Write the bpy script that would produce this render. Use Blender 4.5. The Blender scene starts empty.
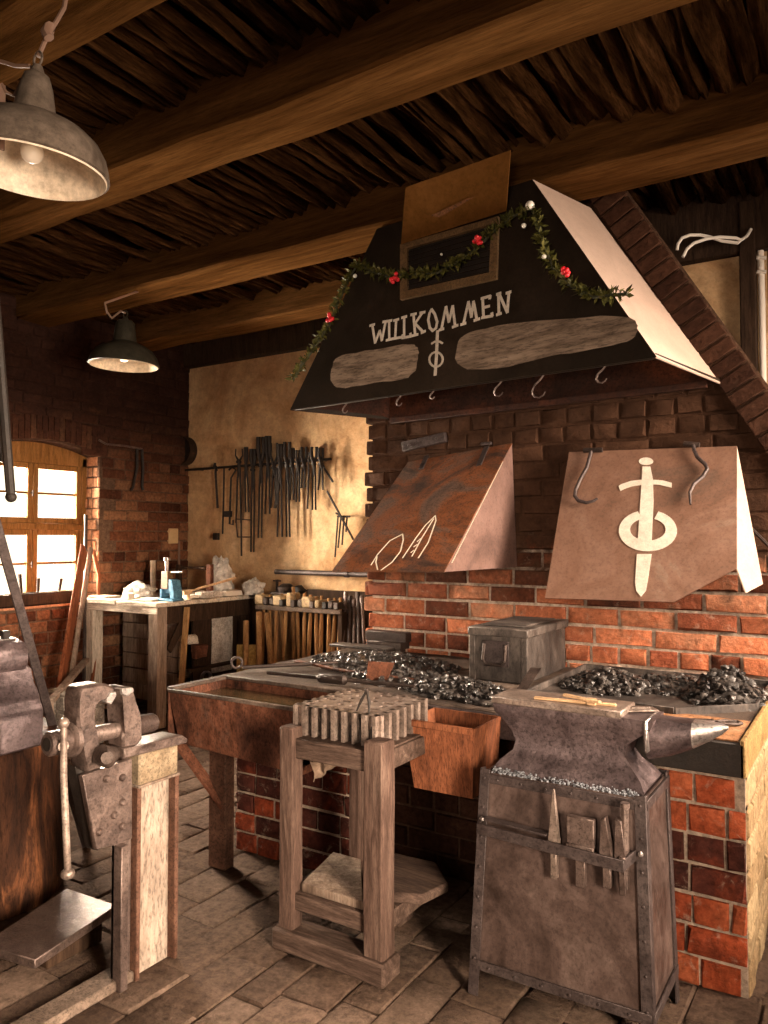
import bpy, bmesh, math, random
from mathutils import Vector, Matrix, noise

random.seed(7)
SC = bpy.context.scene
COL = SC.collection
V = Vector
PI = math.pi

# ------------------------------------------------------------------ camera
YAW, PITCH, FPX, EYE = math.radians(32.3), math.radians(1.9), 770.0, 1.45
cd = bpy.data.cameras.new('camera')
cam = bpy.data.objects.new('camera', cd)
COL.objects.link(cam)
cam.location = (0, 0, EYE)
cam.rotation_euler = (PI / 2 + PITCH, 0, YAW)
cd.sensor_width = 36
cd.lens = 36 * FPX / 1024
cd.clip_start = .02
SC.camera = cam

_R = V((math.cos(YAW), math.sin(YAW), 0))
_FH = V((-math.sin(YAW), math.cos(YAW), 0))
_F = _FH * math.cos(PITCH) + V((0, 0, math.sin(PITCH)))
_U = _R.cross(_F)
EYEP = V((0, 0, EYE))


def at(u, v, x=None, y=None, z=None, d=None):
    """the point of the room seen at a pixel of the photograph, on a wall, floor or depth plane"""
    r = _F + _R * ((u - 384) / FPX) - _U * ((v - 512) / FPX)
    if x is not None: t = x / r.x
    elif y is not None: t = y / r.y
    elif z is not None: t = (z - EYE) / r.z
    else: t = d
    return EYEP + r * t


def on(u, v, p0, n, off=0):
    r = _F + _R * ((u - 384) / FPX) - _U * ((v - 512) / FPX)
    t = (p0 - EYEP).dot(n) / r.dot(n)
    return EYEP + r * t + n * off


# ------------------------------------------------------------------ light
SC.view_settings.view_transform = 'Standard'
SC.view_settings.look = 'None'
SC.view_settings.exposure = -0.5
SC.view_settings.gamma = 1.0
SC.view_settings.use_curve_mapping = False

w = bpy.data.worlds.new('world')
SC.world = w
w.use_nodes = True
wn = w.node_tree
wn.nodes['Background'].inputs[0].default_value = (1.0, .88, .68, 1)
# hazy sky, bright behind the left and back panes, dimmed elsewhere to limit fill
wt_ = wn.nodes.new('ShaderNodeTexCoord')
wd_ = wn.nodes.new('ShaderNodeVectorMath')
wd_.operation = 'DOT_PRODUCT'
wd_.inputs[1].default_value = (-.8, .6, 0)
wr_ = wn.nodes.new('ShaderNodeMapRange')
wr_.inputs[1].default_value, wr_.inputs[2].default_value = .2, .9
wr_.inputs[3].default_value, wr_.inputs[4].default_value = .12, 2.6
wn.links.new(wt_.outputs['Generated'], wd_.inputs[0])
wn.links.new(wd_.outputs['Value'], wr_.inputs[0])
wn.links.new(wr_.outputs[0], wn.nodes['Background'].inputs[1])


def area(name, loc, rot, sx, sy, power, color, spread=180):
    l = bpy.data.lights.new(name, 'AREA')
    l.shape = 'RECTANGLE'
    l.size, l.size_y = sx, sy
    l.energy, l.color = power, color
    l.spread = math.radians(spread)
    o = bpy.data.objects.new(name, l)
    COL.objects.link(o)
    o.location, o.rotation_euler = loc, rot
    return o


# daylight in the window of the right wall, in the window of the left wall, at the right doorway; added front fill
area('daylight_right_door', (1.62, .30, 1.2), (0, PI / 2 - .35, 0), 1.2, .7, 430, (1.0, .78, .58), 110)
area('daylight_right_window', (1.62, 3.1, 2.05), (0, PI / 2 - .42, 0), 1.2, .9, 350, (1.0, .78, .60), 115)
area('daylight_left_window', (-6.15, 3.7, 1.7), (0, -PI / 2 + .25, 0), 1.9, 1.6, 3600, (1.0, .81, .62), 140)
area('front_fill', (-.3, -1.42, 1.75), (PI / 2 - .03, 0, .3), .9, .8, 34, (1.0, .78, .60), 50)  # fill added behind the camera to lift the hood lettering
area('daylight_back_window', (.05, 4.95, 2.1), (-PI / 2, 0, 0), .9, 1.6, 60, (.9, .95, 1.0))

# ------------------------------------------------------------------ materials


def _nt(name):
    m = bpy.data.materials.new(name)
    m.use_nodes = True
    nt = m.node_tree
    return m, nt, nt.nodes['Principled BSDF']


def _n(nt, t, **k):
    n = nt.nodes.new(t)
    for a, b in k.items(): setattr(n, a, b)
    return n


def ramp(nt, fac, cols):
    r = _n(nt, 'ShaderNodeValToRGB')
    el = r.color_ramp.elements
    while len(el) < len(cols): el.new(.5)
    for e, (p, c) in zip(el, cols):
        e.position = p
        e.color = (*c, 1)
    nt.links.new(fac, r.inputs[0])
    return r.outputs[0]


def coords(nt, stretch=(1, 1, 1)):
    tc = _n(nt, 'ShaderNodeTexCoord')
    oi = _n(nt, 'ShaderNodeObjectInfo')
    mp = _n(nt, 'ShaderNodeMapping')
    mp.inputs['Scale'].default_value = stretch
    mul = _n(nt, 'ShaderNodeMath', operation='MULTIPLY')
    mul.inputs[1].default_value = 37.0
    nt.links.new(oi.outputs['Random'], mul.inputs[0])
    nt.links.new(mul.outputs[0], mp.inputs['Location'])
    nt.links.new(tc.outputs['Object'], mp.inputs['Vector'])
    return mp.outputs[0]


def ntex(nt, vec, scale, detail=6, rough=.6, dist=0.0):
    t = _n(nt, 'ShaderNodeTexNoise')
    t.inputs['Scale'].default_value = scale
    t.inputs['Detail'].default_value = detail
    t.inputs['Roughness'].default_value = rough
    t.inputs['Distortion'].default_value = dist
    nt.links.new(vec, t.inputs['Vector'])
    return t.outputs['Fac']


def mulc(nt, col, fac, lo, hi):
    mr = _n(nt, 'ShaderNodeMapRange')
    mr.inputs[1].default_value, mr.inputs[2].default_value = .3, .7
    mr.inputs[3].default_value, mr.inputs[4].default_value = lo, hi
    nt.links.new(fac, mr.inputs[0])
    mx = _n(nt, 'ShaderNodeMix', data_type='RGBA', blend_type='MULTIPLY')
    mx.inputs[0].default_value = 1
    nt.links.new(col, mx.inputs[6])
    nt.links.new(mr.outputs[0], mx.inputs[7])
    return mx.outputs[2]


def bumpn(nt, h, strength, dist=.01, prev=None):
    b = _n(nt, 'ShaderNodeBump')
    b.inputs['Strength'].default_value = strength
    b.inputs['Distance'].default_value = dist
    nt.links.new(h, b.inputs['Height'])
    if prev: nt.links.new(prev, b.inputs['Normal'])
    return b.outputs[0]


def rust(name, cols, scale=4, rough=(.45, .8), metal=.0, bump=.5, bscale=30, stretch=(1, 1, 1), grain=(.6, 1.35), dist=.6, bdist=.012, pit=.5, spec=None):
    """worn surface: big patches from a ramp, fine grain, uneven gloss and pitting"""
    m, nt, p = _nt(name)
    vec = coords(nt, stretch)
    big = ntex(nt, vec, scale, 8, .65, dist)
    fine = ntex(nt, vec, bscale, 8, .7)
    k = len(cols)
    c = ramp(nt, big, [(.3 + .4 * i / max(1, k - 1), q) for i, q in enumerate(cols)])
    c = mulc(nt, c, fine, *grain)
    pits = ntex(nt, vec, bscale * 3.7, 4, .75)
    pr = _n(nt, 'ShaderNodeMapRange')
    pr.inputs[1].default_value, pr.inputs[2].default_value = .36, .52
    pr.inputs[3].default_value, pr.inputs[4].default_value = pit, 1 + (1 - pit) * .24
    nt.links.new(pits, pr.inputs[0])
    pm = _n(nt, 'ShaderNodeMix', data_type='RGBA', blend_type='MULTIPLY')
    pm.inputs[0].default_value = 1
    nt.links.new(c, pm.inputs[6])
    nt.links.new(pr.outputs[0], pm.inputs[7])
    nt.links.new(pm.outputs[2], p.inputs['Base Color'])
    p.inputs['Specular IOR Level'].default_value = spec if spec is not None else (.12 if metal < .2 else .5)
    mr = _n(nt, 'ShaderNodeMapRange')
    mr.inputs[1].default_value, mr.inputs[2].default_value = .3, .7
    mr.inputs[3].default_value, mr.inputs[4].default_value = rough
    nt.links.new(fine, mr.inputs[0])
    nt.links.new(mr.outputs[0], p.inputs['Roughness'])
    p.inputs['Metallic'].default_value = metal
    if bump: nt.links.new(bumpn(nt, pits, bump * .5, bdist * .5, bumpn(nt, fine, bump, bdist)), p.inputs['Normal'])
    return m


def wood(name, cols, axis=2, scale=3, rough=.75, bump=.5, squeeze=.12, grain=(.55, 1.3), pit=.7):
    s = [6, 6, 6]
    s[axis] = 6 * squeeze
    return rust(name, cols, scale, (rough - .1, rough + .15), 0, bump, 14, tuple(s), grain, 1.2, .006, pit, .06)


def plain(name, c, rough=.6, metal=0, emis=0):
    m, nt, p = _nt(name)
    p.inputs['Base Color'].default_value = (*c, 1)
    p.inputs['Roughness'].default_value = rough
    p.inputs['Metallic'].default_value = metal
    if emis:
        p.inputs['Emission Color'].default_value = (*c, 1)
        p.inputs['Emission Strength'].default_value = emis
    return m


def brickmat(name, cols, mortar, dirt=None, soot_shade_h=None, bump=.8, grain=(.45, 1.4), smear=.4):
    """bricks and joints share one mesh; colour attribute: R = tone of each brick, G = 1 on the mortar. soot_shade_h: soot and shade painted in with height (z clear, z full)"""
    m, nt, p = _nt(name)
    vec = coords(nt)
    a = _n(nt, 'ShaderNodeVertexColor', layer_name='col')
    sp = _n(nt, 'ShaderNodeSeparateColor')
    nt.links.new(a.outputs[0], sp.inputs[0])
    fine = ntex(nt, vec, 38, 8, .72)
    mid = ntex(nt, vec, 7, 6, .6, .5)
    ad = _n(nt, 'ShaderNodeMath', operation='MULTIPLY_ADD')
    ad.inputs[1].default_value = .55
    nt.links.new(mid, ad.inputs[0])
    mm = _n(nt, 'ShaderNodeMath', operation='MULTIPLY')
    mm.inputs[1].default_value = .5
    nt.links.new(sp.outputs[0], mm.inputs[0])
    nt.links.new(mm.outputs[0], ad.inputs[2])
    k = len(cols)
    c = ramp(nt, ad.outputs[0], [(.2 + .6 * i / (k - 1), q) for i, q in enumerate(cols)])
    mort = _n(nt, 'ShaderNodeMix', data_type='RGBA')
    nt.links.new(sp.outputs[1], mort.inputs[0])
    nt.links.new(c, mort.inputs[6])
    mort.inputs[7].default_value = (*mortar, 1)
    # lime and mortar smeared over the brick faces in patches
    sm = ntex(nt, vec, 16, 10, .75, .8)
    sr = _n(nt, 'ShaderNodeMapRange')
    sr.inputs[1].default_value, sr.inputs[2].default_value = .56, .68
    sr.inputs[3].default_value, sr.inputs[4].default_value = 0, smear
    nt.links.new(sm, sr.inputs[0])
    sx_ = _n(nt, 'ShaderNodeMix', data_type='RGBA')
    nt.links.new(sr.outputs[0], sx_.inputs[0])
    nt.links.new(mort.outputs[2], sx_.inputs[6])
    sx_.inputs[7].default_value = (*mortar, 1)
    c = mulc(nt, sx_.outputs[2], fine, *grain)
    if dirt:  # some soot, but mostly the dimmer light higher up, painted by height
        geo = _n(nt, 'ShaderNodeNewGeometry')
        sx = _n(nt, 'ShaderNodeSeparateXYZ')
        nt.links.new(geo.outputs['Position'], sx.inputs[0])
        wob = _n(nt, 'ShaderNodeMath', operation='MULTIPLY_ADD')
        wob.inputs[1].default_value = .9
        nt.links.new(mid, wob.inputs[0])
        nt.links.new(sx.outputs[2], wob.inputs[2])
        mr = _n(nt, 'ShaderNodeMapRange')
        mr.inputs[1].default_value, mr.inputs[2].default_value = soot_shade_h[0] + .45, soot_shade_h[1] + .45
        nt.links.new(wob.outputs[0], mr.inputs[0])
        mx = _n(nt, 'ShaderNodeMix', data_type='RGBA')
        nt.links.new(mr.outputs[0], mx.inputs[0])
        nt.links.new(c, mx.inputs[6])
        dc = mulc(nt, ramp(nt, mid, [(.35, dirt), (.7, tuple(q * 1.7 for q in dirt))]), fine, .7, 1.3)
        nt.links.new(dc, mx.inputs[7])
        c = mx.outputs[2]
    nt.links.new(c, p.inputs['Base Color'])
    p.inputs['Roughness'].default_value = .9
    p.inputs['Specular IOR Level'].default_value = .04
    nt.links.new(bumpn(nt, mid, .5, .02, bumpn(nt, fine, bump, .015)), p.inputs['Normal'])
    return m


M = {}
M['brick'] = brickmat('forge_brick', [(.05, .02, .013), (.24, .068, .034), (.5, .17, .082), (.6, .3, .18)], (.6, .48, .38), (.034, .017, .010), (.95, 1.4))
M['pier'] = brickmat('pier_brick', [(.03, .014, .012), (.075, .022, .015), (.25, .05, .02), (.33, .09, .04)], (.34, .26, .2), smear=.55)
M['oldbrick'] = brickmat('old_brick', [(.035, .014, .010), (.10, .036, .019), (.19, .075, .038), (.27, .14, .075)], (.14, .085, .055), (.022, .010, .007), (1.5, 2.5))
M['reveal'] = brickmat('reveal_brick', [(.25, .1, .05), (.42, .2, .11), (.55, .3, .18)], (.5, .38, .27))
M['darkbrick'] = brickmat('dark_brick', [(.02, .009, .006), (.034, .015, .009), (.05, .023, .014)], (.075, .042, .027))
M['paver'] = brickmat('stone_paver', smear=.0, cols=[(.075, .048, .035), (.10, .066, .048), (.12, .081, .06), (.145, .1, .075)], mortar=(.055, .036, .026), bump=1.0)
M['plaster'] = rust('stained_plaster', [(.17, .075, .03), (.45, .27, .135), (.62, .42, .235), (.7, .52, .32)], 1.1, (.8, .95), 0, .55, 12, (1, 1, 1), (.72, 1.15), 1.0, .02, pit=0.85)
M['dimwall'] = rust('dark_unseen_plaster', [(.03, .016, .01), (.07, .04, .025)], 3, (.8, .95), 0, .3)  # kept dark to cut the bounce off walls out of view
M['ceil'] = rust('ceiling_slabs', [(.010, .004, .0014), (.028, .012, .0045), (.065, .029, .011)], 2.2, (.6, .9), 0, .9, 9, (5, .5, 5), (.35, 1.5), 1.5, .03, pit=0.6, spec=.0)
M['beam'] = rust('beam_timber', [(.035, .015, .0045), (.078, .035, .011), (.125, .06, .02)], 1.2, (.6, .9), 0, .5, 7, (.4, 5, 5), (.6, 1.25), 1.0, .012, pit=0.75, spec=.0)
M['hood'] = rust('black_hood_paint', [(.010, .0065, .004), (.016, .0105, .0065), (.026, .017, .011)], 1.5, (.45, .7), 0, .12, 18, (1, 1, 1), (.8, 1.2), pit=0.8)
M['hoodside'] = rust('bare_sheet_side', [(.36, .265, .21), (.42, .31, .25), (.47, .355, .285)], 1.2, (.5, .7), .1, .1, 20, (1, 1, 1), (.9, 1.08), pit=0.92)
M['hoodin'] = rust('rusty_hood_inside', [(.012, .006, .004), (.032, .012, .007), (.09, .027, .012)], 3, (.6, .9), 0, .5, 20)
M['scrape'] = rust('scraped_paint', [(.08, .056, .038), (.19, .138, .10), (.28, .21, .155)], 4, (.6, .8), 0, .2, 9, (.5, 2, 3), (.7, 1.25), 1.5)
M['signplate'] = rust('brown_sheet', [(.075, .031, .008), (.105, .045, .012), (.14, .062, .018)], 2, (.7, .85), 0, .1, 15, (1, 1, 1), (.85, 1.15), pit=.85, spec=.0)
M['bronze'] = rust('grille_frame', [(.12, .07, .03), (.2, .12, .055)], 4, (.5, .7), .2, .1)
M['white'] = rust('white_paint', [(.62, .55, .46), (.75, .68, .58)], 9, (.6, .8), 0, .1, 40, (1, 1, 1), (.8, 1.1), pit=0.85)
M['whitedull'] = rust('worn_white_paint', [(.42, .36, .29), (.55, .48, .4), (.62, .55, .46)], 9, (.6, .8), 0, .1, 40, (1, 1, 1), (.75, 1.15), pit=0.8)
M['chalk'] = plain('chalk', (.75, .66, .52), .9)
M['lhood'] = rust('rust_mottled_sheet', [(.022, .012, .009), (.07, .035, .023), (.2, .065, .022), (.13, .075, .052), (.06, .038, .029)], 2.2, (.5, .8), .25, .2, 25, (1, 1, 1), (.75, 1.2), 1.2)
M['lhoodside'] = rust('rust_pink_sheet', [(.08, .045, .036), (.15, .085, .068), (.2, .12, .10)], 3, (.5, .75), .2, .15, 20, (1, 1, 1), (.85, 1.15), pit=0.75)
M['rhood'] = rust('brown_oxide_sheet', [(.14, .085, .06), (.19, .10, .065), (.23, .13, .09), (.29, .21, .16)], 2.0, (.45, .7), .2, .15, 20, (1, 1, 1), (.85, 1.15), 1.5, pit=0.8)
M['iron'] = rust('dark_iron', [(.022, .015, .012), (.05, .034, .028), (.08, .056, .046)], 8, (.4, .65), .55, .4, 40)
M['blackiron'] = rust('black_iron', [(.010, .007, .005), (.022, .014, .010)], 8, (.5, .75), .3, .3, 40)
M['anvil'] = rust('anvil_iron', [(.05, .034, .035), (.12, .088, .09), (.2, .15, .15)], 6, (.3, .52), .55, .45, 22, (1, 1, 1), (.65, 1.25))
M['face'] = rust('worn_steel_face', [(.12, .088, .072), (.23, .175, .145), (.34, .275, .235)], 6, (.3, .5), .4, .15, 30)
M['bright'] = rust('bright_steel', [(.35, .31, .3), (.6, .55, .52)], 9, (.25, .4), .8, .3, 25)
M['stand'] = rust('stand_sheet', [(.04, .025, .02), (.10, .066, .056), (.19, .135, .115)], 2.6, (.3, .55), .5, .15, 22, (1, 1, 1), (.7, 1.2), 1.4, pit=.75)
M['angle'] = rust('angle_iron', [(.035, .024, .023), (.08, .06, .056)], 6, (.4, .6), .4, .3, 30)
M['vise'] = rust('vise_iron', [(.05, .034, .03), (.115, .08, .068), (.19, .14, .12)], 6, (.28, .5), .5, .4, 30, (1, 1, 1), (.7, 1.2))
M['galv'] = rust('painted_girder', [(.11, .07, .05), (.25, .195, .155), (.34, .285, .235)], 3, (.5, .7), .1, .3, 25, (1, 1, .3))
M['girderedge'] = rust('girder_edge', [(.06, .028, .018), (.12, .062, .042)], 6, (.5, .8), .1, .3, 25)
M['grit'] = plain('grit', (.2, .21, .23), .7)
M['groove_shade'] = plain('groove_shade_iron', (.02, .014, .012), .7, .2)
M['tank'] = rust('rusty_tank', [(.022, .012, .009), (.07, .028, .017), (.13, .05, .028), (.09, .048, .034)], 5, (.5, .85), .1, .5, 28, (1, 1, .6), (.5, 1.4), 1.0)
M['bin'] = rust('orange_rust_bin', [(.07, .026, .014), (.18, .062, .028), (.28, .105, .05)], 3, (.6, .9), .0, .4, 24, (2, 2, .4), (.55, 1.3))
M['rustbrown'] = rust('red_rust', [(.06, .022, .013), (.14, .055, .032), (.2, .09, .055)], 6, (.6, .9), .1, .4, 28)
M['hearth'] = rust('ashy_plate', [(.04, .028, .022), (.095, .068, .053), (.18, .135, .106)], 3, (.55, .85), .1, .4, 20, (1, 1, 1), (.6, 1.3), pit=0.6)
M['oxide'] = rust('orange_scale', [(.14, .06, .03), (.28, .13, .06), (.36, .2, .11)], 5, (.6, .9), 0, .4, 24)
M['brass'] = rust('yellow_rim', [(.2, .12, .05), (.34, .22, .09)], 6, (.5, .8), .1, .3, 24)
M['chest'] = rust('sooty_steel_chest', [(.022, .017, .015), (.055, .044, .038), (.16, .13, .11)], 5, (.45, .7), .25, .4, 22, (1, 1, .5), (.55, 1.4))
M['coal'] = rust('coal', [(.010, .008, .007), (.026, .022, .02), (.14, .12, .105)], 22, (.14, .5), .0, .3, 60, spec=.6)
M['greywood'] = wood('grey_wood', [(.12, .082, .06), (.26, .19, .145), (.36, .28, .22)], 2)
M['legwood'] = wood('oily_leg_wood', [(.035, .021, .016), (.085, .052, .04), (.15, .10, .078)], 2)
M['legwoodx'] = wood('oily_rail_wood', [(.035, .022, .017), (.08, .052, .04), (.14, .096, .076)], 0)
M['darkwood'] = wood('dark_wood', [(.022, .013, .009), (.055, .032, .02)], 2)
M['whitewood'] = wood('whitewashed_wood', [(.35, .27, .2), (.6, .5, .4), (.7, .6, .5)], 2)
M['whitewoodx'] = wood('whitewashed_top', [(.4, .32, .25), (.62, .53, .43), (.72, .63, .53)], 0)
M['redwood'] = wood('red_board', [(.15, .045, .02), (.3, .1, .045)], 2)
M['honey'] = wood('honey_handle', [(.2, .1, .04), (.38, .21, .09), (.48, .29, .13)], 2, grain=(.7, 1.2))
M['brownhandle'] = wood('brown_handle', [(.1, .05, .022), (.22, .12, .05), (.3, .17, .08)], 2)
M['stick'] = wood('pale_stick', [(.45, .28, .15), (.65, .43, .25)], 0)
M['palehead'] = rust('pale_mallet_wood', [(.24, .165, .09), (.4, .3, .18)], 6, (.6, .8), 0, .2)
M['winframe'] = wood('window_wood', [(.12, .05, .013), (.2, .092, .027), (.27, .13, .045)], 2, grain=(.75, 1.15))
M['blue'] = rust('blue_vise_paint', [(.06, .16, .26), (.10, .26, .40)], 8, (.35, .55), .1, .2)
M['enamel'] = rust('grey_enamel', [(.05, .036, .027), (.09, .069, .053), (.13, .10, .078)], 5, (.3, .5), .1, .1, 25, pit=0.85)
M['darkenamel'] = rust('dark_enamel', [(.022, .02, .014), (.04, .034, .024)], 5, (.35, .55), .1, .1, pit=0.9)
M['enamelin'] = rust('white_enamel_inside', [(.5, .4, .3), (.68, .58, .46)], 4, (.35, .5), 0, .1, 25, pit=0.9)
M['bulb'] = plain('bulb_glass', (.75, .66, .56), .25)
M['bulbon'] = plain('lit_bulb', (1.0, .86, .62), .3, 0, 4.0)
M['cord'] = plain('cord', (.16, .09, .06), .7)
M['cable'] = plain('white_cable', (.75, .68, .6), .5)
M['leaf'] = rust('garland_leaf', [(.018, .022, .005), (.06, .058, .012), (.16, .135, .04)], 30, (.45, .7), 0, 0, 40)
M['stem'] = plain('garland_stem', (.03, .03, .012), .8)
M['berry'] = plain('red_berry', (.55, .012, .02), .3)
M['bauble'] = plain('silver_ornament', (.7, .68, .6), .3)
M['foil'] = rust('clear_plastic', [(.42, .38, .34), (.66, .62, .57), (.85, .82, .77)], 12, (.12, .35), .1, .4, 26, (1, 1, 1), (.7, 1.2), pit=0.9)
M['paper'] = plain('paper', (.72, .64, .54), .85)
M['mesh'] = rust('enamelled_panel', [(.3, .26, .22), (.5, .45, .4), (.6, .55, .5)], 5, (.5, .7), 0, .2)
M['woodblock'] = rust('lichened_wood_block', [(.13, .09, .055), (.2, .15, .098), (.28, .22, .15)], 8, (.7, .9), 0, .5, 30, (1, 1, 1), (.6, 1.2))
M['cloth'] = rust('dirty_cloth', [(.08, .05, .035), (.2, .14, .1)], 10, (.85, .95), 0, .4, pit=0.8)
M['stump'] = rust('charred_stump', [(.014, .007, .005), (.05, .02, .010), (.2, .075, .03)], 5, (.7, .9), 0, .8, 16, (2, 2, .4), (.5, 1.4), 1.0, .03)
M['yellow'] = wood('yellow_board', [(.3, .18, .05), (.42, .28, .1)], 2)
M['switch'] = plain('cream_switch', (.55, .38, .2), .5)
M['concrete'] = rust('concrete_sill', [(.08, .056, .042), (.15, .11, .085)], 6, (.8, .95), 0, .5, 30)
M['crate'] = rust('painted_crate', [(.12, .1, .085), (.4, .35, .3)], 14, (.6, .8), 0, .2)
m, nt, p = _nt('water')
p.inputs['Base Color'].default_value = (.09, .06, .03, 1)
p.inputs['Roughness'].default_value = .04
p.inputs['Specular IOR Level'].default_value = .8
M['water'] = m
m, nt, p = _nt('window_glass')
tr = _n(nt, 'ShaderNodeBsdfTransparent')
gl = _n(nt, 'ShaderNodeBsdfGlossy')
gl.inputs['Roughness'].default_value = .05
fr = _n(nt, 'ShaderNodeFresnel')
mx = _n(nt, 'ShaderNodeMixShader')
nt.links.new(fr.outputs[0], mx.inputs[0])
nt.links.new(tr.outputs[0], mx.inputs[1])
nt.links.new(gl.outputs[0], mx.inputs[2])
nt.links.new(mx.outputs[0], nt.nodes['Material Output'].inputs[0])
M['glass'] = m

# ------------------------------------------------------------------ mesh builder


class MB:
    def __init__(s):
        s.bm = bmesh.new()
        s.cl = s.bm.loops.layers.float_color.new('col')

    def face(s, vs, c=None, smooth=False):
        try: f = s.bm.faces.new(vs)
        except ValueError: return None
        f.smooth = smooth
        if c:
            for l in f.loops: l[s.cl] = (*c, 1)
        return f

    def hexa(s, p, bev=0, c=None):
        """8 corners: lower ring of 4, upper ring of 4"""
        vs = [s.bm.verts.new(q) for q in p]
        fs = [s.face([vs[i] for i in q], c) for q in ((3, 2, 1, 0), (4, 5, 6, 7), (0, 1, 5, 4), (1, 2, 6, 5), (2, 3, 7, 6), (3, 0, 4, 7))]
        if bev:
            es = {e for f in fs for e in f.edges}
            bmesh.ops.bevel(s.bm, geom=list(es), offset=bev, segments=1, affect='EDGES', profile=.5)
        return vs

    def box(s, x0, x1, y0, y1, z0, z1, bev=0, rot=None, jit=0, c=None):
        ps = [V((x, y, z)) for z in (z0, z1) for x, y in ((x0, y0), (x1, y0), (x1, y1), (x0, y1))]
        if jit: ps = [q + V((random.uniform(-jit, jit), random.uniform(-jit, jit), random.uniform(-jit, jit))) for q in ps]
        if rot:
            piv, mat = rot
            ps = [mat @ (q - piv) + piv for q in ps]
        return s.hexa(ps, bev, c)

    def bar(s, a, b, w, h, bev=0, up=V((0, 0, 1))):
        """rectangular bar from a to b, w across, h along up"""
        a, b = V(a), V(b)
        d = (b - a).normalized()
        sd = d.cross(up)
        if sd.length < 1e-4: sd = d.cross(V((0, 1, 0)))
        sd.normalize()
        u = sd.cross(d).normalized()
        sd, u = sd * w / 2, u * h / 2
        return s.hexa([a - sd - u, a + sd - u, a + sd + u, a - sd + u, b - sd - u, b + sd - u, b + sd + u, b - sd + u], bev)

    def prism(s, poly, vec, bev=0):
        vec = V(vec)
        a = [s.bm.verts.new(V(q)) for q in poly]
        b = [s.bm.verts.new(V(q) + vec) for q in poly]
        n = len(a)
        fs = [s.face(a[::-1]), s.face(b)] + [s.face([a[i], a[(i + 1) % n], b[(i + 1) % n], b[i]]) for i in range(n)]
        if bev:
            es = {e for f in fs if f for e in f.edges}
            bmesh.ops.bevel(s.bm, geom=list(es), offset=bev, segments=1, affect='EDGES', profile=.5)

    def tube(s, pts, r, seg=8, caps=True):
        pts = [V(q) for q in pts]
        n = len(pts)
        rs = r if isinstance(r, (list, tuple)) else [r] * n
        t = (pts[1] - pts[0]).normalized()
        nrm = t.cross(V((0, 0, 1)))
        if nrm.length < 1e-3: nrm = t.cross(V((0, 1, 0)))
        nrm.normalize()
        rings = []
        for i in range(n):
            t2 = (pts[min(i + 1, n - 1)] - pts[max(i - 1, 0)]).normalized()
            nrm = (nrm - t2 * nrm.dot(t2)).normalized()
            bn = t2.cross(nrm)
            rings.append([s.bm.verts.new(pts[i] + (nrm * math.cos(2 * PI * k / seg) + bn * math.sin(2 * PI * k / seg)) * rs[i]) for k in range(seg)])
        for a, b in zip(rings, rings[1:]):
            for k in range(seg):
                s.face([a[k], a[(k + 1) % seg], b[(k + 1) % seg], b[k]], None, True)
        if caps:
            s.face(rings[0][::-1])
            s.face(rings[-1])

    def lathe(s, prof, mat=Matrix(), seg=28, close=False):
        rings = []
        for r, z in prof:
            rings.append([s.bm.verts.new(mat @ V((r * math.cos(2 * PI * k / seg), r * math.sin(2 * PI * k / seg), z))) for k in range(seg)])
        if close: rings.append(rings[0])
        for a, b in zip(rings, rings[1:]):
            for k in range(seg): s.face([a[k], a[(k + 1) % seg], b[(k + 1) % seg], b[k]], None, True)
        if not close:
            s.face(rings[0][::-1])
            s.face(rings[-1])

    def ico(s, c, r, sub=2, jit=0, sc=(1, 1, 1), smooth=True, ns=3.0):
        g = bmesh.ops.create_icosphere(s.bm, subdivisions=sub, radius=1)
        c = V(c)
        off = V((random.random() * 50, random.random() * 50, random.random() * 50))
        for v in g['verts']:
            k = 1 + (jit * noise.noise(v.co * ns * .5 + off) * 2 if jit else 0)
            v.co = c + V((v.co.x * sc[0], v.co.y * sc[1], v.co.z * sc[2])) * r * k
        if smooth:
            for f in {f for v in g['verts'] for f in v.link_faces}: f.smooth = True

    def ribbon(s, pts, wd, nrm, th=.003):
        """flat painted stroke of thickness th along pts"""
        nrm = V(nrm).normalized()
        for a, b in zip(pts, pts[1:]):
            d = (b - a)
            if d.length < 1e-5: continue
            d.normalize()
            sd = d.cross(nrm).normalized() * wd / 2
            e = d * wd * .25
            s.prism([a - sd - e, a + sd - e, b + sd + e, b - sd + e], nrm * th)

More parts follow.
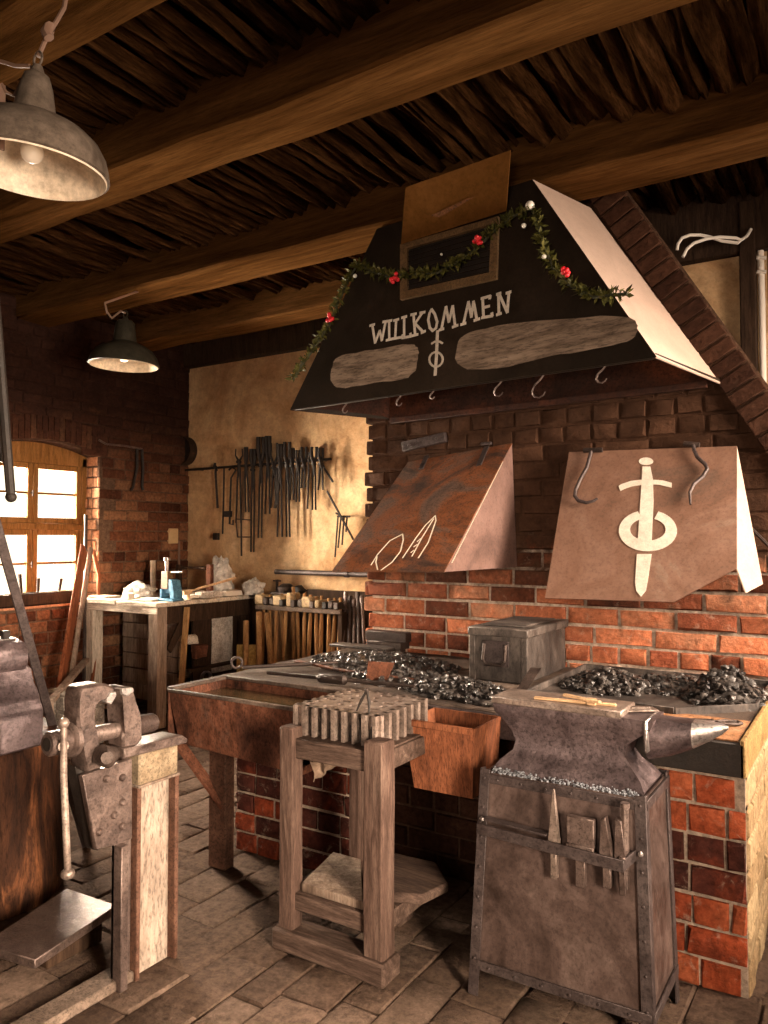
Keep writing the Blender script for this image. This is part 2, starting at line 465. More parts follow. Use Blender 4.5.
    def bricks(s, o, ud, vd, nd, W, H, bl=.25, bh=.089, j=.012, proud=.012, keep=None, jit=.004, mortar=True, bond=.5, thick=.1, tone=None):
        """a running-bond face of individual chamfered bricks standing proud of their mortar bed"""
        o, ud, vd, nd = V(o), V(ud), V(vd), V(nd)
        rows = int(math.ceil(H / bh))
        for r in range(rows):
            x = -bl * (bond if r % 2 else 0) - random.uniform(0, .02)
            head = random.random() < .3
            while x < W:
                L = (bl * .5 if head else bl) * random.uniform(.94, 1.06)
                a0, a1 = max(x, 0), min(x + L - j, W)
                b0, b1 = r * bh, min(r * bh + bh - j, H)
                x += L
                if a1 - a0 < .025 or b1 - b0 < .02: continue
                if keep and not keep((a0 + a1) / 2, (b0 + b1) / 2): continue
                ch = .007
                pr = proud + random.uniform(-.004, .006)
                t = random.random() if tone is None else tone((a0 + a1) / 2, (b0 + b1) / 2)
                rj = lambda k=jit: random.uniform(-k, k)
                base = [(a0, b0), (a1, b0), (a1, b1), (a0, b1)]
                q0 = [o + ud * a + vd * b - nd * .005 for a, b in base]
                q1 = [o + ud * (a + (ch if i in (0, 3) else -ch) + rj()) + vd * (b + (ch if i < 2 else -ch) + rj()) + nd * (pr + rj(.003)) for i, (a, b) in enumerate(base)]
                q15 = [o + ud * (a + rj(.003)) + vd * (b + rj(.003)) + nd * (pr - ch) for a, b in base]
                v0 = [s.bm.verts.new(q) for q in q0]
                v15 = [s.bm.verts.new(q) for q in q15]
                v1 = [s.bm.verts.new(q) for q in q1]
                s.face(v1, (t, 0, 0))
                for i in range(4):
                    k = (i + 1) % 4
                    s.face([v0[i], v0[k], v15[k], v15[i]], (t, 0, 0))
                    s.face([v15[i], v15[k], v1[k], v1[i]], (t, 0, 0))
        if mortar:
            ps = [o + ud * a + vd * b for a, b in ((0, 0), (W, 0), (W, H), (0, H))]
            s.hexa([q - nd * thick for q in ps] + ps, 0, (.5, 1, 0))

    def subdiv(s, cuts):
        bmesh.ops.subdivide_edges(s.bm, edges=s.bm.edges[:], cuts=cuts, use_grid_fill=True)

    def rough(s, amp, scale=3.0):
        for v in s.bm.verts:
            n = noise.noise_vector(v.co * scale)
            v.co += n * amp

    def build(s, name, mat, parent=None, world=True):
        if parent is not None and world:
            rt = parent
            while rt.parent: rt = rt.parent
            bmesh.ops.translate(s.bm, verts=s.bm.verts, vec=-rt.location)
        bmesh.ops.recalc_face_normals(s.bm, faces=s.bm.faces[:])
        me = bpy.data.meshes.new(name)
        s.bm.to_mesh(me)
        s.bm.free()
        me.materials.append(mat if not isinstance(mat, str) else M[mat])
        me.set_sharp_from_angle(angle=math.radians(40))
        o = bpy.data.objects.new(name, me)
        COL.objects.link(o)
        if parent is not None: o.parent = parent
        return o


def tag(o, label=None, cat=None, group=None, kind=None):
    if label: o['label'] = label
    if cat: o['category'] = cat
    if group: o['group'] = group
    if kind: o['kind'] = kind
    return o


def thing(name, label, cat, loc, group=None, rz=0, kind=None):
    o = bpy.data.objects.new(name, None)
    COL.objects.link(o)
    o.empty_display_size = .05
    o.location = loc
    o.rotation_euler = (0, 0, rz)
    return tag(o, label, cat, group, kind)


def single(mb, name, mat, label, cat, group=None, kind=None, origin=None):
    """a thing that is one mesh; its origin goes to its base"""
    if origin is None:
        vs = mb.bm.verts
        lo = min(v.co.z for v in vs)
        cx = sum(v.co.x for v in vs) / len(vs)
        cy = sum(v.co.y for v in vs) / len(vs)
        origin = V((cx, cy, lo))
    bmesh.ops.translate(mb.bm, verts=mb.bm.verts, vec=-V(origin))
    o = mb.build(name, mat)
    o.location = origin
    return tag(o, label, cat, group, kind)


def struct(mb, name, mat, label, cat, parent=None):
    o = mb.build(name, mat, parent)
    if parent is None: tag(o, label, cat, None, 'structure')
    return o


def rotm(axis, deg): return Matrix.Rotation(math.radians(deg), 3, axis)


# ================================================================== THE ROOM
XL, YB, ZC = -5.5, 5.2, 3.28          # left wall, back wall, ceiling
YR = 4.6                              # back wall right of the chimney
XR, YF = 1.4, -1.25                   # right wall, wall behind the camera
CH_Y, CH_X0, CH_X1 = 3.82, -2.515, -.08   # face of the brick chimney breast

# floor: worn stone setts laid in rows
b = MB()
x = XL
while x < XR:
    wd = random.uniform(.13, .2)
    y = YF + random.uniform(-.2, 0)
    while y < YB:
        ln = random.uniform(.22, .42)
        t = random.random()
        z = random.uniform(-.004, .003)
        x0, x1, y0, y1 = x + .002, x + wd - .002, y + .002, y + ln - .002
        j = lambda: random.uniform(-.006, .006)
        lo = [b.bm.verts.new((a, c, -.04)) for a, c in ((x0, y0), (x1, y0), (x1, y1), (x0, y1))]
        mi = [b.bm.verts.new((a + j(), c + j(), z - .006)) for a, c in ((x0, y0), (x1, y0), (x1, y1), (x0, y1))]
        hi = [b.bm.verts.new((a + j(), c + j(), z + j() * .5)) for a, c in ((x0 + .009, y0 + .009), (x1 - .009, y0 + .009), (x1 - .009, y1 - .009), (x0 + .009, y1 - .009))]
        b.face(hi, (t, 0, 0))
        for i in range(4):
            k = (i + 1) % 4
            b.face([lo[i], lo[k], mi[k], mi[i]], (t, 0, 0))
            b.face([mi[i], mi[k], hi[k], hi[i]], (t, 0, 0))
        y += ln
    x += wd
b.box(XL - .3, XR + .3, YF - .3, YB + .3, -.12, -.009, c=(.5, 1, 0))
struct(b, 'floor', 'paver', 'worn stone sett floor of the smithy', 'floor')

# ceiling: rough split slabs laid across the beams
b = MB()
x = XL - .05
while x < XR + .2:
    wd = random.uniform(.035, .11)
    dz = random.uniform(-.02, .05)
    ny, nx = 64, 5
    off = V((random.random() * 90, random.random() * 90, 0))
    rows = []
    for iy in range(ny + 1):
        y = YF + (YB + .1 - YF) * iy / ny
        row = []
        for ix in range(nx + 1):
            f = ix / nx
            sx = noise.noise(V((off.x, y * 1.6, 0))) * .03
            dzz = -.035 * math.sin(PI * f) + noise.noise(V((x * 9 + f * wd * 26, y * 2.4, off.y))) * .034 + noise.noise(V((x * 30 + f * wd * 90, y * 5, off.x))) * .016
            row.append(b.bm.verts.new((x + f * wd * 1.06 + sx, y, ZC + .04 + dz + dzz)))
        rows.append(row)
    for r0, r1 in zip(rows, rows[1:]):
        for i in range(nx): b.face([r0[i], r0[i + 1], r1[i + 1], r1[i]])
    x += wd
b.box(XL - .3, XR + .3, YF - .3, YB + .3, ZC + .17, ZC + .27)
struct(b, 'ceiling', 'ceil', 'dark ceiling of rough split timber slabs', 'ceiling')


def beam(x0, x1, y0, y1, label):
    b = MB()
    b.box(x0, x1, y0, y1, 3.12, ZC + .1, .012)
    es = [e for e in b.bm.edges if abs((e.verts[0].co - e.verts[1].co).x) > .5]
    bmesh.ops.subdivide_edges(b.bm, edges=es, cuts=30)
    b.rough(.012, 2.5)
    struct(b, 'ceiling_beam', 'beam', label, 'beam')


beam(XL, XR, 1.36, 1.63, 'heavy brown ceiling beam passing above the near lamp')
beam(XL, XR, 2.24, 2.51, 'long cracked ceiling beam crossing the whole picture')
beam(XL, XR, 3.42, 3.72, 'ceiling beam passing over the black hood and the brick slope')
beam(XL, -2.56, 4.42, 4.68, 'far ceiling beam in front of the plaster wall')

# left wall: brick, with an arched window opening
WY0, WY1, WZ0 = 3.21, 4.2, .9


def arch_z(y):
    c = (y - (WY0 + WY1) / 2) / ((WY1 - WY0) / 2)
    return 2.13 + .085 * (1 - c * c)


b = MB()


def keep_left(a, h):
    y = YF + a
    return not (WY0 - .06 < y < WY1 + .06 and WZ0 - .03 < h < arch_z(min(max(y, WY0), WY1)) + .02)


b.bricks((XL, YF, 0), (0, 1, 0), (0, 0, 1), (1, 0, 0), YB - YF, 3.3, keep=keep_left, mortar=False)
T = .34
mo = (.5, 1, 0)
b.box(XL - T, XL, YF, WY0, 0, 3.4, c=mo)
b.box(XL - T, XL, WY1, YB + .2, 0, 3.4, c=mo)
b.box(XL - T, XL, WY0, WY1, 0, WZ0, c=mo)
for i in range(16):
    y0, y1 = WY0 + (WY1 - WY0) * i / 16, WY0 + (WY1 - WY0) * (i + 1) / 16
    b.hexa([(XL - T, y0, arch_z(y0)), (XL, y0, arch_z(y0)), (XL, y1, arch_z(y1)), (XL - T, y1, arch_z(y1)),
            (XL - T, y0, 3.4), (XL, y0, 3.4), (XL, y1, 3.4), (XL - T, y1, 3.4)], 0, mo)
for i in range(22):    # ring of bricks on edge over the window
    y = WY0 - .06 + (WY1 - WY0 + .12) * i / 22
    z = arch_z(min(max(y, WY0), WY1))
    b.box(XL - .01, XL + .02, y + .004, y + .046, z + .015, z + .2, c=(random.random(), 0, 0))
struct(b, 'wall_left', 'oldbrick', 'sooty brick wall with the arched window', 'wall')
b = MB()
b.bricks((XL - .2, WY1, WZ0), (1, 0, 0), (0, 0, 1), (0, -1, 0), .205, 1.24, bl=.13, proud=.006, mortar=False)
b.bricks((XL - .2, WY0, WZ0), (1, 0, 0), (0, 0, 1), (0, 1, 0), .205, 1.24, bl=.13, proud=.006, mortar=False)
b.box(XL - .2, XL + .02, WY0, WY1, WZ0, WZ0 + .02, .004, c=(.7, 0, 0))
struct(b, 'trim_1', 'reveal', 'lit brick reveal of the arched window', 'trim')

# back wall: stained plaster, with a second window at its right end
b = MB()
b.box(XL - .3, -1.5, YB, YB + .2, 0, 3.45)
b.box(-1.6, -.45, YR, YR + .2, 0, 3.45)
b.box(-.45, .6, YR, YR + .2, 0, 1.2)
b.box(-.45, .6, YR, YR + .2, 3.2, 3.45)
b.box(.6, XR + .2, YR, YR + .2, 0, 3.45)
b.box(-1.6, -1.5, YR + .1, YB + .1, 0, 3.45)
struct(b, 'wall_back', 'plaster', 'stained ochre plaster wall behind the hanging tongs', 'wall')
b = MB()
b.box(XL + .01, -2.5, YB - .09, YB, 3.06, ZC + .1, .01)
b.box(-1.5, XR, YR - .06, YR, 3.0, ZC + .1, .01)
struct(b, 'trim_2', 'darkwood', 'dark timber wall plate along the top of the plaster', 'trim')
b = MB()
b.box(-.58, -.50, YR - .07, YR, 0, ZC, .006)
struct(b, 'trim_3', 'darkwood', 'dark upright post beside the back window', 'trim')
# right wall with a doorway and a window, wall behind the camera
b = MB()
for (y0, y1, z0, z1) in ((YF, -.12, 0, 3.45), (-.12, .82, 2.1, 3.45), (.82, 2.5, 0, 3.45), (2.5, 3.7, 0, 1.2), (2.5, 3.7, 2.75, 3.45), (3.7, YB, 0, 3.45)):
    b.box(XR, XR + .2, y0, y1, z0, z1)
struct(b, 'wall_right', 'dimwall', 'unseen wall darkened to absorb light, with the bright window and doorway on the right', 'wall')
b = MB()
for (x0, x1, z0, z1) in ((XL, -.8, 0, 3.45), (-.8, .2, 0, 1.25), (-.8, .2, 2.3, 3.45), (.2, XR + .2, 0, 3.45)):
    b.box(x0, x1, YF - .2, YF, z0, z1)
struct(b, 'wall_front', 'dimwall', 'plain unseen wall behind the viewer, darkened to absorb light', 'wall')


# windows ---------------------------------------------------------------
def casement_window(name, label, ox, oy, ud, nd, W, z0, z1, arch=None):
    """frame, four leaves with two panes each; ud along the wall, nd into the room"""
    o, ud, nd = V((ox, oy, 0)), V(ud), V(nd)
    up = V((0, 0, 1))
    root = thing(name, label, 'window', o + up * z0, None, 0, 'structure')

    def rail(b, u0, u1, a0, a1, d0, d1, bev=.005):
        ps = []
        for zz in (a0, a1):
            for uu, dd in ((u0, d0), (u1, d0), (u1, d1), (u0, d1)): ps.append(o + ud * uu + nd * dd + up * zz)
        b.hexa(ps, bev)
    f = MB()
    zm = (z0 + z1) / 2 + .02
    fw = .05
    rail(f, 0, fw, z0, z1 + (0 if arch is None else .0), 0, .06)
    rail(f, W - fw, W, z0, z1, 0, .06)
    rail(f, fw, W - fw, z0, z0 + fw, 0, .06)
    rail(f, fw, W - fw, zm - .025, zm + .025, 0, .07)
    if arch is None: rail(f, fw, W - fw, z1 - fw, z1, 0, .06)
    else:
        for i in range(12):
            u0, u1 = W * i / 12, W * (i + 1) / 12
            za, zb = arch(u0), arch(u1)
            f.hexa([o + ud * u0 + up * (z1 - .07), o + ud * u1 + up * (z1 - .07), o + ud * u1 + up * (z1 - .07) + nd * .06, o + ud * u0 + up * (z1 - .07) + nd * .06,
                    o + ud * u0 + up * za, o + ud * u1 + up * zb, o + ud * u1 + up * zb + nd * .06, o + ud * u0 + up * za + nd * .06])
    f.build('window_frame', 'winframe', root)
    top = z1 - .07 if arch else z1 - fw
    for u0, u1, side in ((fw, W / 2, 0), (W / 2, W - fw, 1)):
        for a0, a1 in ((z0 + fw, zm - .025), (zm + .025, top)):
            s = MB()
            sw = .045
            rail(s, u0, u0 + sw, a0, a1, .012, .055)
            rail(s, u1 - sw, u1, a0, a1, .012, .055)
            rail(s, u0 + sw, u1 - sw, a0, a0 + sw, .012, .055)
            rail(s, u0 + sw, u1 - sw, a1 - sw, a1, .012, .055)
            mid = (a0 + a1) / 2
            rail(s, u0 + sw, u1 - sw, mid - .009, mid + .009, .015, .045, .002)
            so = s.build('sash', 'winframe', root)
            for c0, c1 in ((a0 + sw, mid - .009), (mid + .009, a1 - sw)):
                g = MB()
                rail(g, u0 + sw, u1 - sw, c0, c1, .026, .03, 0)
                g.build('pane', 'glass', so)
            h = MB()
            uu = u1 - .022 if side == 0 else u0 + .022
            if side == 0:
                pt = o + ud * uu + up * mid + nd * .055
                h.tube([pt, pt + nd * .03], .006, 6)
                h.tube([pt + nd * .03 + up * .02, pt + nd * .03 - up * .03], .007, 6)
                h.build('catch', 'iron', so)
    return root


casement_window('window_1', 'arched wooden window with bright panes in the brick wall', XL - .22, WY0, (0, 1, 0), (1, 0, 0), WY1 - WY0, WZ0 + .02, 2.12, lambda u: arch_z(WY0 + u))
casement_window('window_2', 'bluish window beside the white conduit at the back', -.45, YR + .06, (1, 0, 0), (0, -1, 0), 1.05, 1.2, 3.2)
casement_window('window_3', 'tall window in the right wall beyond the anvil', XR + .06, 2.5, (0, 1, 0), (-1, 0, 0), 1.2, 1.2, 2.75)

casement_window('fill_window', 'added window behind the viewer, housing the fill light', -.8, YF - .06, (1, 0, 0), (0, 1, 0), 1.0, 1.25, 2.3)  # opening made up to give the front fill a source

# chimney breast ----------------------------------------------------------
GX0, GZ0, GX1, GZ1 = -.379, 2.111, -1.025, 3.204     # right-hand slope of the breast
slope = (GX1 - GX0) / (GZ1 - GZ0)


def right_edge(z): return min(CH_X1, GX0 + slope * (z - GZ0))


b = MB()


def keep_ch(a, h):
    x = CH_X0 + a
    if x > right_edge(h) - .15: return False
    return not (x < -2.3 + (h - 2.2) * .3 and h > 2.2)


b.bricks((CH_X0, CH_Y, .0), (1, 0, 0), (0, 0, 1), (0, -1, 0), CH_X1 - CH_X0, 3.3, bl=.27, bh=.0925, keep=keep_ch, mortar=False, j=.015, proud=.012, jit=.007)
mo = (.5, 1, 0)
b.prism([(CH_X0 + .02, CH_Y, 0), (CH_X1, CH_Y, 0), (CH_X1, CH_Y, 1.6), (GX0 - .03, CH_Y, GZ0), (right_edge(3.3) - .03, CH_Y, 3.3), (-2.1, CH_Y, 3.3), (CH_X0 + .02, CH_Y, 2.2)], (0, YR - CH_Y, 0))
for f in b.bm.faces:
    pass
for f in b.bm.faces:
    if all(l[b.cl][0] == 0 and l[b.cl][1] == 0 and l[b.cl][2] == 0 for l in f.loops) and f.calc_area() > .06:
        for l in f.loops: l[b.cl] = (.5, 1, 0, 1)
z = 0
while z < 2.2:       # toothed bricks at the left corner
    b.box(CH_X0 - random.uniform(.0, .035), CH_X0 + .03, CH_Y - .01, CH_Y + .3, z, z + .08, .006, c=(random.random(), 0, 0))
    z += .0925
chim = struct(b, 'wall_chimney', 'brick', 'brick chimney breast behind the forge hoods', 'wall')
c = MB()
n = 24
d = V((GX1 - GX0, 0, GZ1 - GZ0))
L = d.length
d.normalize()
out = V((d.z, 0, -d.x))
k = -5
while k * .079 < L + .1:
    p0 = V((GX0, CH_Y, GZ0)) + d * (k * .079)
    p1 = p0 + d * (.068 + random.uniform(-.004, .004))
    pr = .045 + random.uniform(0, .008)
    if p1.z < 3.32:
        t = random.random()
        q = [p0 - out * .15, p0 + out * .0, p1 + out * .0, p1 - out * .15]
        c.hexa([a + V((0, .05, 0)) for a in q] + [a - V((0, pr, 0)) for a in q], .004, (t, 0, 0))
    k += 1
q0, q1 = V((GX0, CH_Y, GZ0)) - d * .4, V((GX0, CH_Y, GZ0)) + d * (L + .09)
c.hexa([q0 - out * .15 - V((0, .03, 0)), q0 + out * .012 - V((0, .03, 0)), q0 + out * .012 + V((0, .3, 0)), q0 - out * .15 + V((0, .3, 0)),
        q1 - out * .15 - V((0, .03, 0)), q1 + out * .012 - V((0, .03, 0)), q1 + out * .012 + V((0, .3, 0)), q1 - out * .15 + V((0, .3, 0))], 0, (.5, 1, 0))
c.build('brick_coping', 'darkbrick', chim)
# ================================================================== THE FORGE
HT = .80          # height of the hearth
HX0, HX1, HY0, HY1 = -2.62, -.36, 2.69, CH_Y - .028
hearth = thing('forge_hearth', 'long ash-covered forge hearth on brick piers under the hoods', 'forge', (-1.5, 3.2, 0))
b = MB()
b.box(HX0, HX1 + .0, HY0, HY1, HT - .05, HT, .006)
b.subdiv(10)
b.rough(.006, 6)
b.build('hearth_plate', 'hearth', hearth)
b = MB()
b.box(HX0, -.80, HY0 - .015, HY0 + .01, HT - .1, HT - .01, .003)
b.build('front_rim', 'angle', hearth)
b = MB()      # raised tray rim at the right block
b.box(-.80, HX1 + .012, HY0 - .03, HY0 - .012, HT - .105, HT - .0, .003)
b.build('tray_rim', 'blackiron', hearth)
b = MB()
b.box(HX1 - .0, HX1 + .016, HY0 - .03, HY1, HT - .105, HT + .012, .003)
tag(b.build('side_rim', 'brass', hearth), 'yellowish rusted edge plate')
b = MB()
b.box(-.66, HX1 - .01, HY0 + .0, 3.0, HT, HT + .004)
b.rough(.003, 9)
tag(b.build('scale_deposit', 'oxide', hearth), 'orange scale on the hearth plate')
b = MB()
PY = 2.70
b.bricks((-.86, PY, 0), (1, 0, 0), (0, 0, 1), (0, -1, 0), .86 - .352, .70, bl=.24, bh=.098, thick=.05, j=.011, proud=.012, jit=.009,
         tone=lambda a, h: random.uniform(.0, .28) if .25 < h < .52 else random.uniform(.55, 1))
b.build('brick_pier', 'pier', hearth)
b = MB()
b.bricks((-.352, PY + .012, 0), (0, 1, 0), (0, 0, 1), (1, 0, 0), HY1 - PY - .012, .70, bl=.24, bh=.098, thick=.05, j=.012, proud=.004)
tag(b.build('brick_side', brickmat('limewashed_brick', [(.26, .17, .09), (.36, .25, .14), (.42, .31, .18)], (.34, .25, .15)), hearth), 'limewashed brick side of the pier')
b = MB()
b.box(-.86, -.40, PY + .04, HY1, 0, .75, c=(.2, 0, 0))
b.build('pier_core', 'darkbrick', hearth)
b = MB()          # pier under the trough end, its foot rounded off
pts = []
ax0, ax1 = -2.53, -1.86
b.bricks((ax0, 2.72, .0), (1, 0, 0), (0, 0, 1), (0, -1, 0), ax1 - ax0, .74, bl=.25, bh=.09, thick=.4, jit=.008, tone=lambda a, h: random.uniform(.0, .5))
b.build('brick_pier', 'pier', hearth)
b = MB()          # brick base set back under the hearth, dark to stand in for shade
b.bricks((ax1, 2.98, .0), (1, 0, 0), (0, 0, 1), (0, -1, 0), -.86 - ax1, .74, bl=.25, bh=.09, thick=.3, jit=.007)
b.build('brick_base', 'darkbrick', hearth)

# water trough -------------------------------------------------------------
tx0, tx1, ty0, ty1, tz0 = -2.56, -1.845, 2.315, 2.665, .575
trough = thing('water_trough', 'rusty steel quenching trough of water at the end of the hearth', 'trough', (-2.2, 2.5, 0))
b = MB()
t = .008
b.hexa([(tx0 + .05, ty0 + .02, tz0), (tx1, ty0 + .02, tz0 - .03), (tx1, ty1, tz0 - .03), (tx0 + .05, ty1, tz0), (tx0, ty0, HT), (tx1, ty0, HT), (tx1, ty0 + t, HT), (tx0, ty0 + t, HT)], .002)
b.box(tx0, tx0 + t, ty0, ty1, tz0 + .02, HT, .002)
b.box(tx1 - t, tx1, ty0, ty1, tz0, HT, .002)
b.box(tx0, tx1, ty1 - t, ty1, tz0, HT, .002)
b.build('tank', 'tank', trough)
b = MB()
b.box(tx0 - .004, tx0 + .035, ty0, ty1 + .02, HT - .004, HT + .012, .003)
b.box(tx0 + .03, tx1, ty1 - .03, ty1 + .02, HT - .004, HT + .014, .003)
b.box(tx0, tx1, ty0 - .004, ty0 + .012, HT - .012, HT + .004, .003)
tag(b.build('rim', 'hearth', trough), 'flat ashy rim')
b = MB()
b.box(tx0 + .01, tx1 - .01, ty0 + .011, ty1 - .01, HT - .06, HT - .045)
b.build('water', 'water', trough)
b = MB()
b.box(-2.50, -2.40, 2.5, 2.56, 0, tz0 + .01, .004)
b.build('leg', 'girderedge', trough)
b = MB()
b.bar((-2.62, 2.44, .53), (-2.42, 2.52, .27), .02, .05, .003, V((0, 1, 0)))
b.bar((-2.66, 2.43, .56), (-2.3, 2.47, .575), .05, .02, .003)
tag(b.build('brace', 'rustbrown', trough), 'reddish diagonal brace')


# coal heaps ----------------------------------------------------------------
def coal_heap(label, spots, n, group='coal on the hearth', smin=.008, smax=.02):
    b = MB()
    for (cx, cy, rx, ry, h) in spots:
        g = 10
        for i in range(g):
            pass
        for k in range(int(n * rx * ry * 100)):
            a, q = random.uniform(0, 2 * PI), math.sqrt(random.random())
            x, y = cx + rx * q * math.cos(a), cy + ry * q * math.sin(a)
            zz = HT + h * (1 - q ** 1.5) * random.uniform(.75, 1.05) + .004
            b.ico((x, y, zz), random.uniform(smin, smax), 1, .35, (1, random.uniform(.7, 1.1), random.uniform(.5, .9)), False, 2)
        b.lathe([(.001, HT + h * .86), (rx * .35, HT + h * .7), (rx * .7, HT + h * .34), (rx * .97, HT - .0)], Matrix.Translation((cx, cy, 0)) @ Matrix.Diagonal((1, ry / rx, 1, 1)), 18)
    single(b, 'coal_heap', 'coal', label, 'coal', None, 'stuff')


coal_heap('wide heap of black coal behind the swage block, on the left hearth', [(-2.12, 3.33, .42, .28, .06), (-1.86, 3.05, .3, .2, .03)], 34)
coal_heap('glinting heap of coal in front of the steel chest', [(-1.5, 2.93, .24, .17, .06), (-1.3, 2.86, .14, .13, .04)], 60)
coal_heap('coal heaped in the fire pan by the brick wall at right', [(-.98, 3.36, .2, .22, .075), (-.72, 3.5, .25, .2, .05), (-.50, 3.36, .16, .22, .125)], 70)

# shallow pan with the right-hand fire
b = MB()
prof = [(-1.2, 3.0), (-.62, 2.97), (-.375, 3.2), (-.375, 3.75), (-1.2, 3.75)]
for (p, q) in zip(prof, prof[1:] + prof[:1]):
    b.bar((p[0], p[1], HT + .014), (q[0], q[1], HT + .014), .012, .03, .002)
b.prism([(x, y, HT) for x, y in prof], (0, 0, .004))
single(b, 'fire_pan', 'chest', 'shallow steel fire pan holding coal behind the anvil', 'pan')

# steel chest ----------------------------------------------------------------
cx0, cx1, cy0, cy1, cz1 = -1.56, -1.295, 3.22, 3.74, 1.035
chest = thing('steel_chest', 'sooty steel chest with a drop handle standing on the hearth', 'chest', (-1.42, 3.48, HT))
b = MB()
b.box(cx0, cx1, cy0, cy1, HT, cz1, .006)
b.box(cx0 - .008, cx0 + .02, cy0 - .008, cy0 + .01, HT, cz1, .002)
b.box(cx1 - .02, cx1 + .008, cy0 - .008, cy0 + .01, HT, cz1, .002)
b.build('body', 'chest', chest)
b = MB()
b.box(cx0 - .014, cx1 + .014, cy0 - .014, cy1 + .01, cz1 - .03, cz1 + .008, .005)
b.box(cx0 + .03, cx1 - .03, cy0 + .05, cy1 - .05, cz1 + .008, cz1 + .016, .005)
b.build('lid', 'chest', chest)
b = MB()
b.box(-1.5, -1.375, cy0 - .008, cy0 + .001, .87, .985, .002)
b.build('handle_plate', 'angle', chest)
b = MB()
hp = [V((-1.49, cy0 - .014, .97)), V((-1.49, cy0 - .03, .9)), V((-1.475, cy0 - .032, .882)), V((-1.4, cy0 - .032, .882)), V((-1.385, cy0 - .03, .9)), V((-1.385, cy0 - .014, .97))]
b.tube(hp, .008, 8)
b.build('drop_handle', 'iron', chest)

# loose tools on the hearth ---------------------------------------------------
b = MB()
p0, p1 = V((-2.60, 2.82, HT + .018)), V((-2.03, 3.38, HT + .03))
d = (p1 - p0).normalized()
b.tube([p0, p1], .009, 8)
b.tube([p0 - d * .026 + V((.026 * math.cos(a) * d.x, .026 * math.cos(a) * d.y, .024 + .026 * math.sin(a))) for a in [2 * PI * k / 16 for k in range(17)]], .0065, 6, False)
single(b, 'poker', 'iron', 'iron poker with a bright ring handle lying across the left hearth', 'poker', 'fire tools on the hearth')
b = MB()
p0, p1 = V((-2.36, 2.73, HT + .028)), V((-1.62, 2.8, HT + .03))
b.tube([p0, p0.lerp(p1, .36), p0.lerp(p1, .38), p0.lerp(p1, .55), p0.lerp(p1, .57), p1], [.009, .01, .022, .024, .009, .008], 8)
single(b, 'fire_rake', 'iron', 'long rod tool with a thick grip behind the trough rim', 'rake', 'fire tools on the hearth')
b = MB()
b.tube([V((-2.5, 3.1, HT + .02)), V((-2.1, 3.0, HT + .02)), V((-1.72, 2.97, HT + .02))], .008, 6)
b.hexa([V(q) for q in ((-1.93, 2.90, HT + .005), (-1.84, 2.93, HT + .005), (-1.84, 2.94, HT + .01), (-1.93, 2.91, HT + .01), (-1.95, 2.95, HT + .085), (-1.83, 2.98, HT + .085), (-1.83, 2.985, HT + .085), (-1.95, 2.955, HT + .085))])
single(b, 'coal_shovel', 'tank', 'rusty coal shovel with an upright square blade in the coal', 'shovel', 'fire tools on the hearth')
b = MB()
b.box(-2.48, -2.21, 3.72, 3.79, HT + .06, HT + .115, .004)
b.box(-2.46, -2.23, 3.7, 3.8, HT + .02, HT + .062, .004)
b.box(-2.44, -2.25, 3.72, 3.79, HT, HT + .025, .004)
single(b, 'iron_bar_block', 'iron', 'dark iron bar block against the brick wall at the left hearth', 'block')
b = MB()
b.box(-2.62, -2.24, 3.56, 3.66, HT + .03, HT + .045, .003)
b.box(-2.4, -2.3, 3.57, 3.64, HT - .0, HT + .031, .003)
single(b, 'flat_plate', 'chest', 'long flat steel plate lying before the dark bar block', 'plate')
b = MB()
b.hexa([V(q) for q in ((-1.20, 2.77, HT), (-1.16, 2.78, HT), (-1.16, 2.79, HT), (-1.20, 2.78, HT), (-1.16, 2.93, HT + .13), (-1.12, 2.94, HT + .13), (-1.12, 2.95, HT + .13), (-1.16, 2.94, HT + .13))])
single(b, 'wedge_bar', 'iron', 'pointed steel blade standing in the coal beside the anvil heel', 'bar')
b = MB()
for s in (-1, 1):
    b.tube([V((-.56 + .01 * s, 2.86, HT + .014)), V((-.48, 2.87 + .014 * s, HT + .016)), V((-.44, 2.88 - .025 * s, HT + .016)), V((-.40, 2.9 - .022 * s, HT + .014)), V((-.385, 2.9, HT + .014))], .006, 6)
single(b, 'small_tongs', 'iron', 'small iron tongs on the orange scale beyond the anvil horn', 'tongs')

# hanging bin ------------------------------------------------------------------
binr = thing('coal_bin', 'rust-orange tapered sheet bin hung on the hearth between block and anvil', 'bin', (-1.31, 2.56, .54))
b = MB()
zt, zb = .785, .535
fx = [(-1.46, -1.175), (-1.43, -1.195)]
fy = [(2.44, 2.675), (2.47, 2.675)]


def wall4(b, x0, x1, y0, y1, X0, X1, Y0, Y1, z0, z1, t):
    lo = [V((x0, y0, z0)), V((x1, y0, z0)), V((x1, y1, z0)), V((x0, y1, z0))]
    hi = [V((X0, Y0, z1)), V((X1, Y0, z1)), V((X1, Y1, z1)), V((X0, Y1, z1))]
    cl = sum(lo, V()) / 4
    chh = sum(hi, V()) / 4
    for i in range(4):
        k = (i + 1) % 4
        inn = lambda p, c: p + V((math.copysign(t, c.x - p.x), math.copysign(t, c.y - p.y), 0))
        b.hexa([lo[i], lo[k], inn(lo[k], cl), inn(lo[i], cl), hi[i], hi[k], inn(hi[k], chh), inn(hi[i], chh)])
    b.hexa(lo + [q + V((0, 0, t)) for q in lo])


wall4(b, fx[1][0], fx[1][1], fy[1][0], fy[1][1], fx[0][0], fx[0][1], fy[0][0], fy[0][1], zb, zt, .008)
b.build('body', 'bin', binr)
b = MB(); b.box(-1.455, -1.18, 2.432, 2.444, .765, .79, .003); b.build('rim', 'bin', binr)

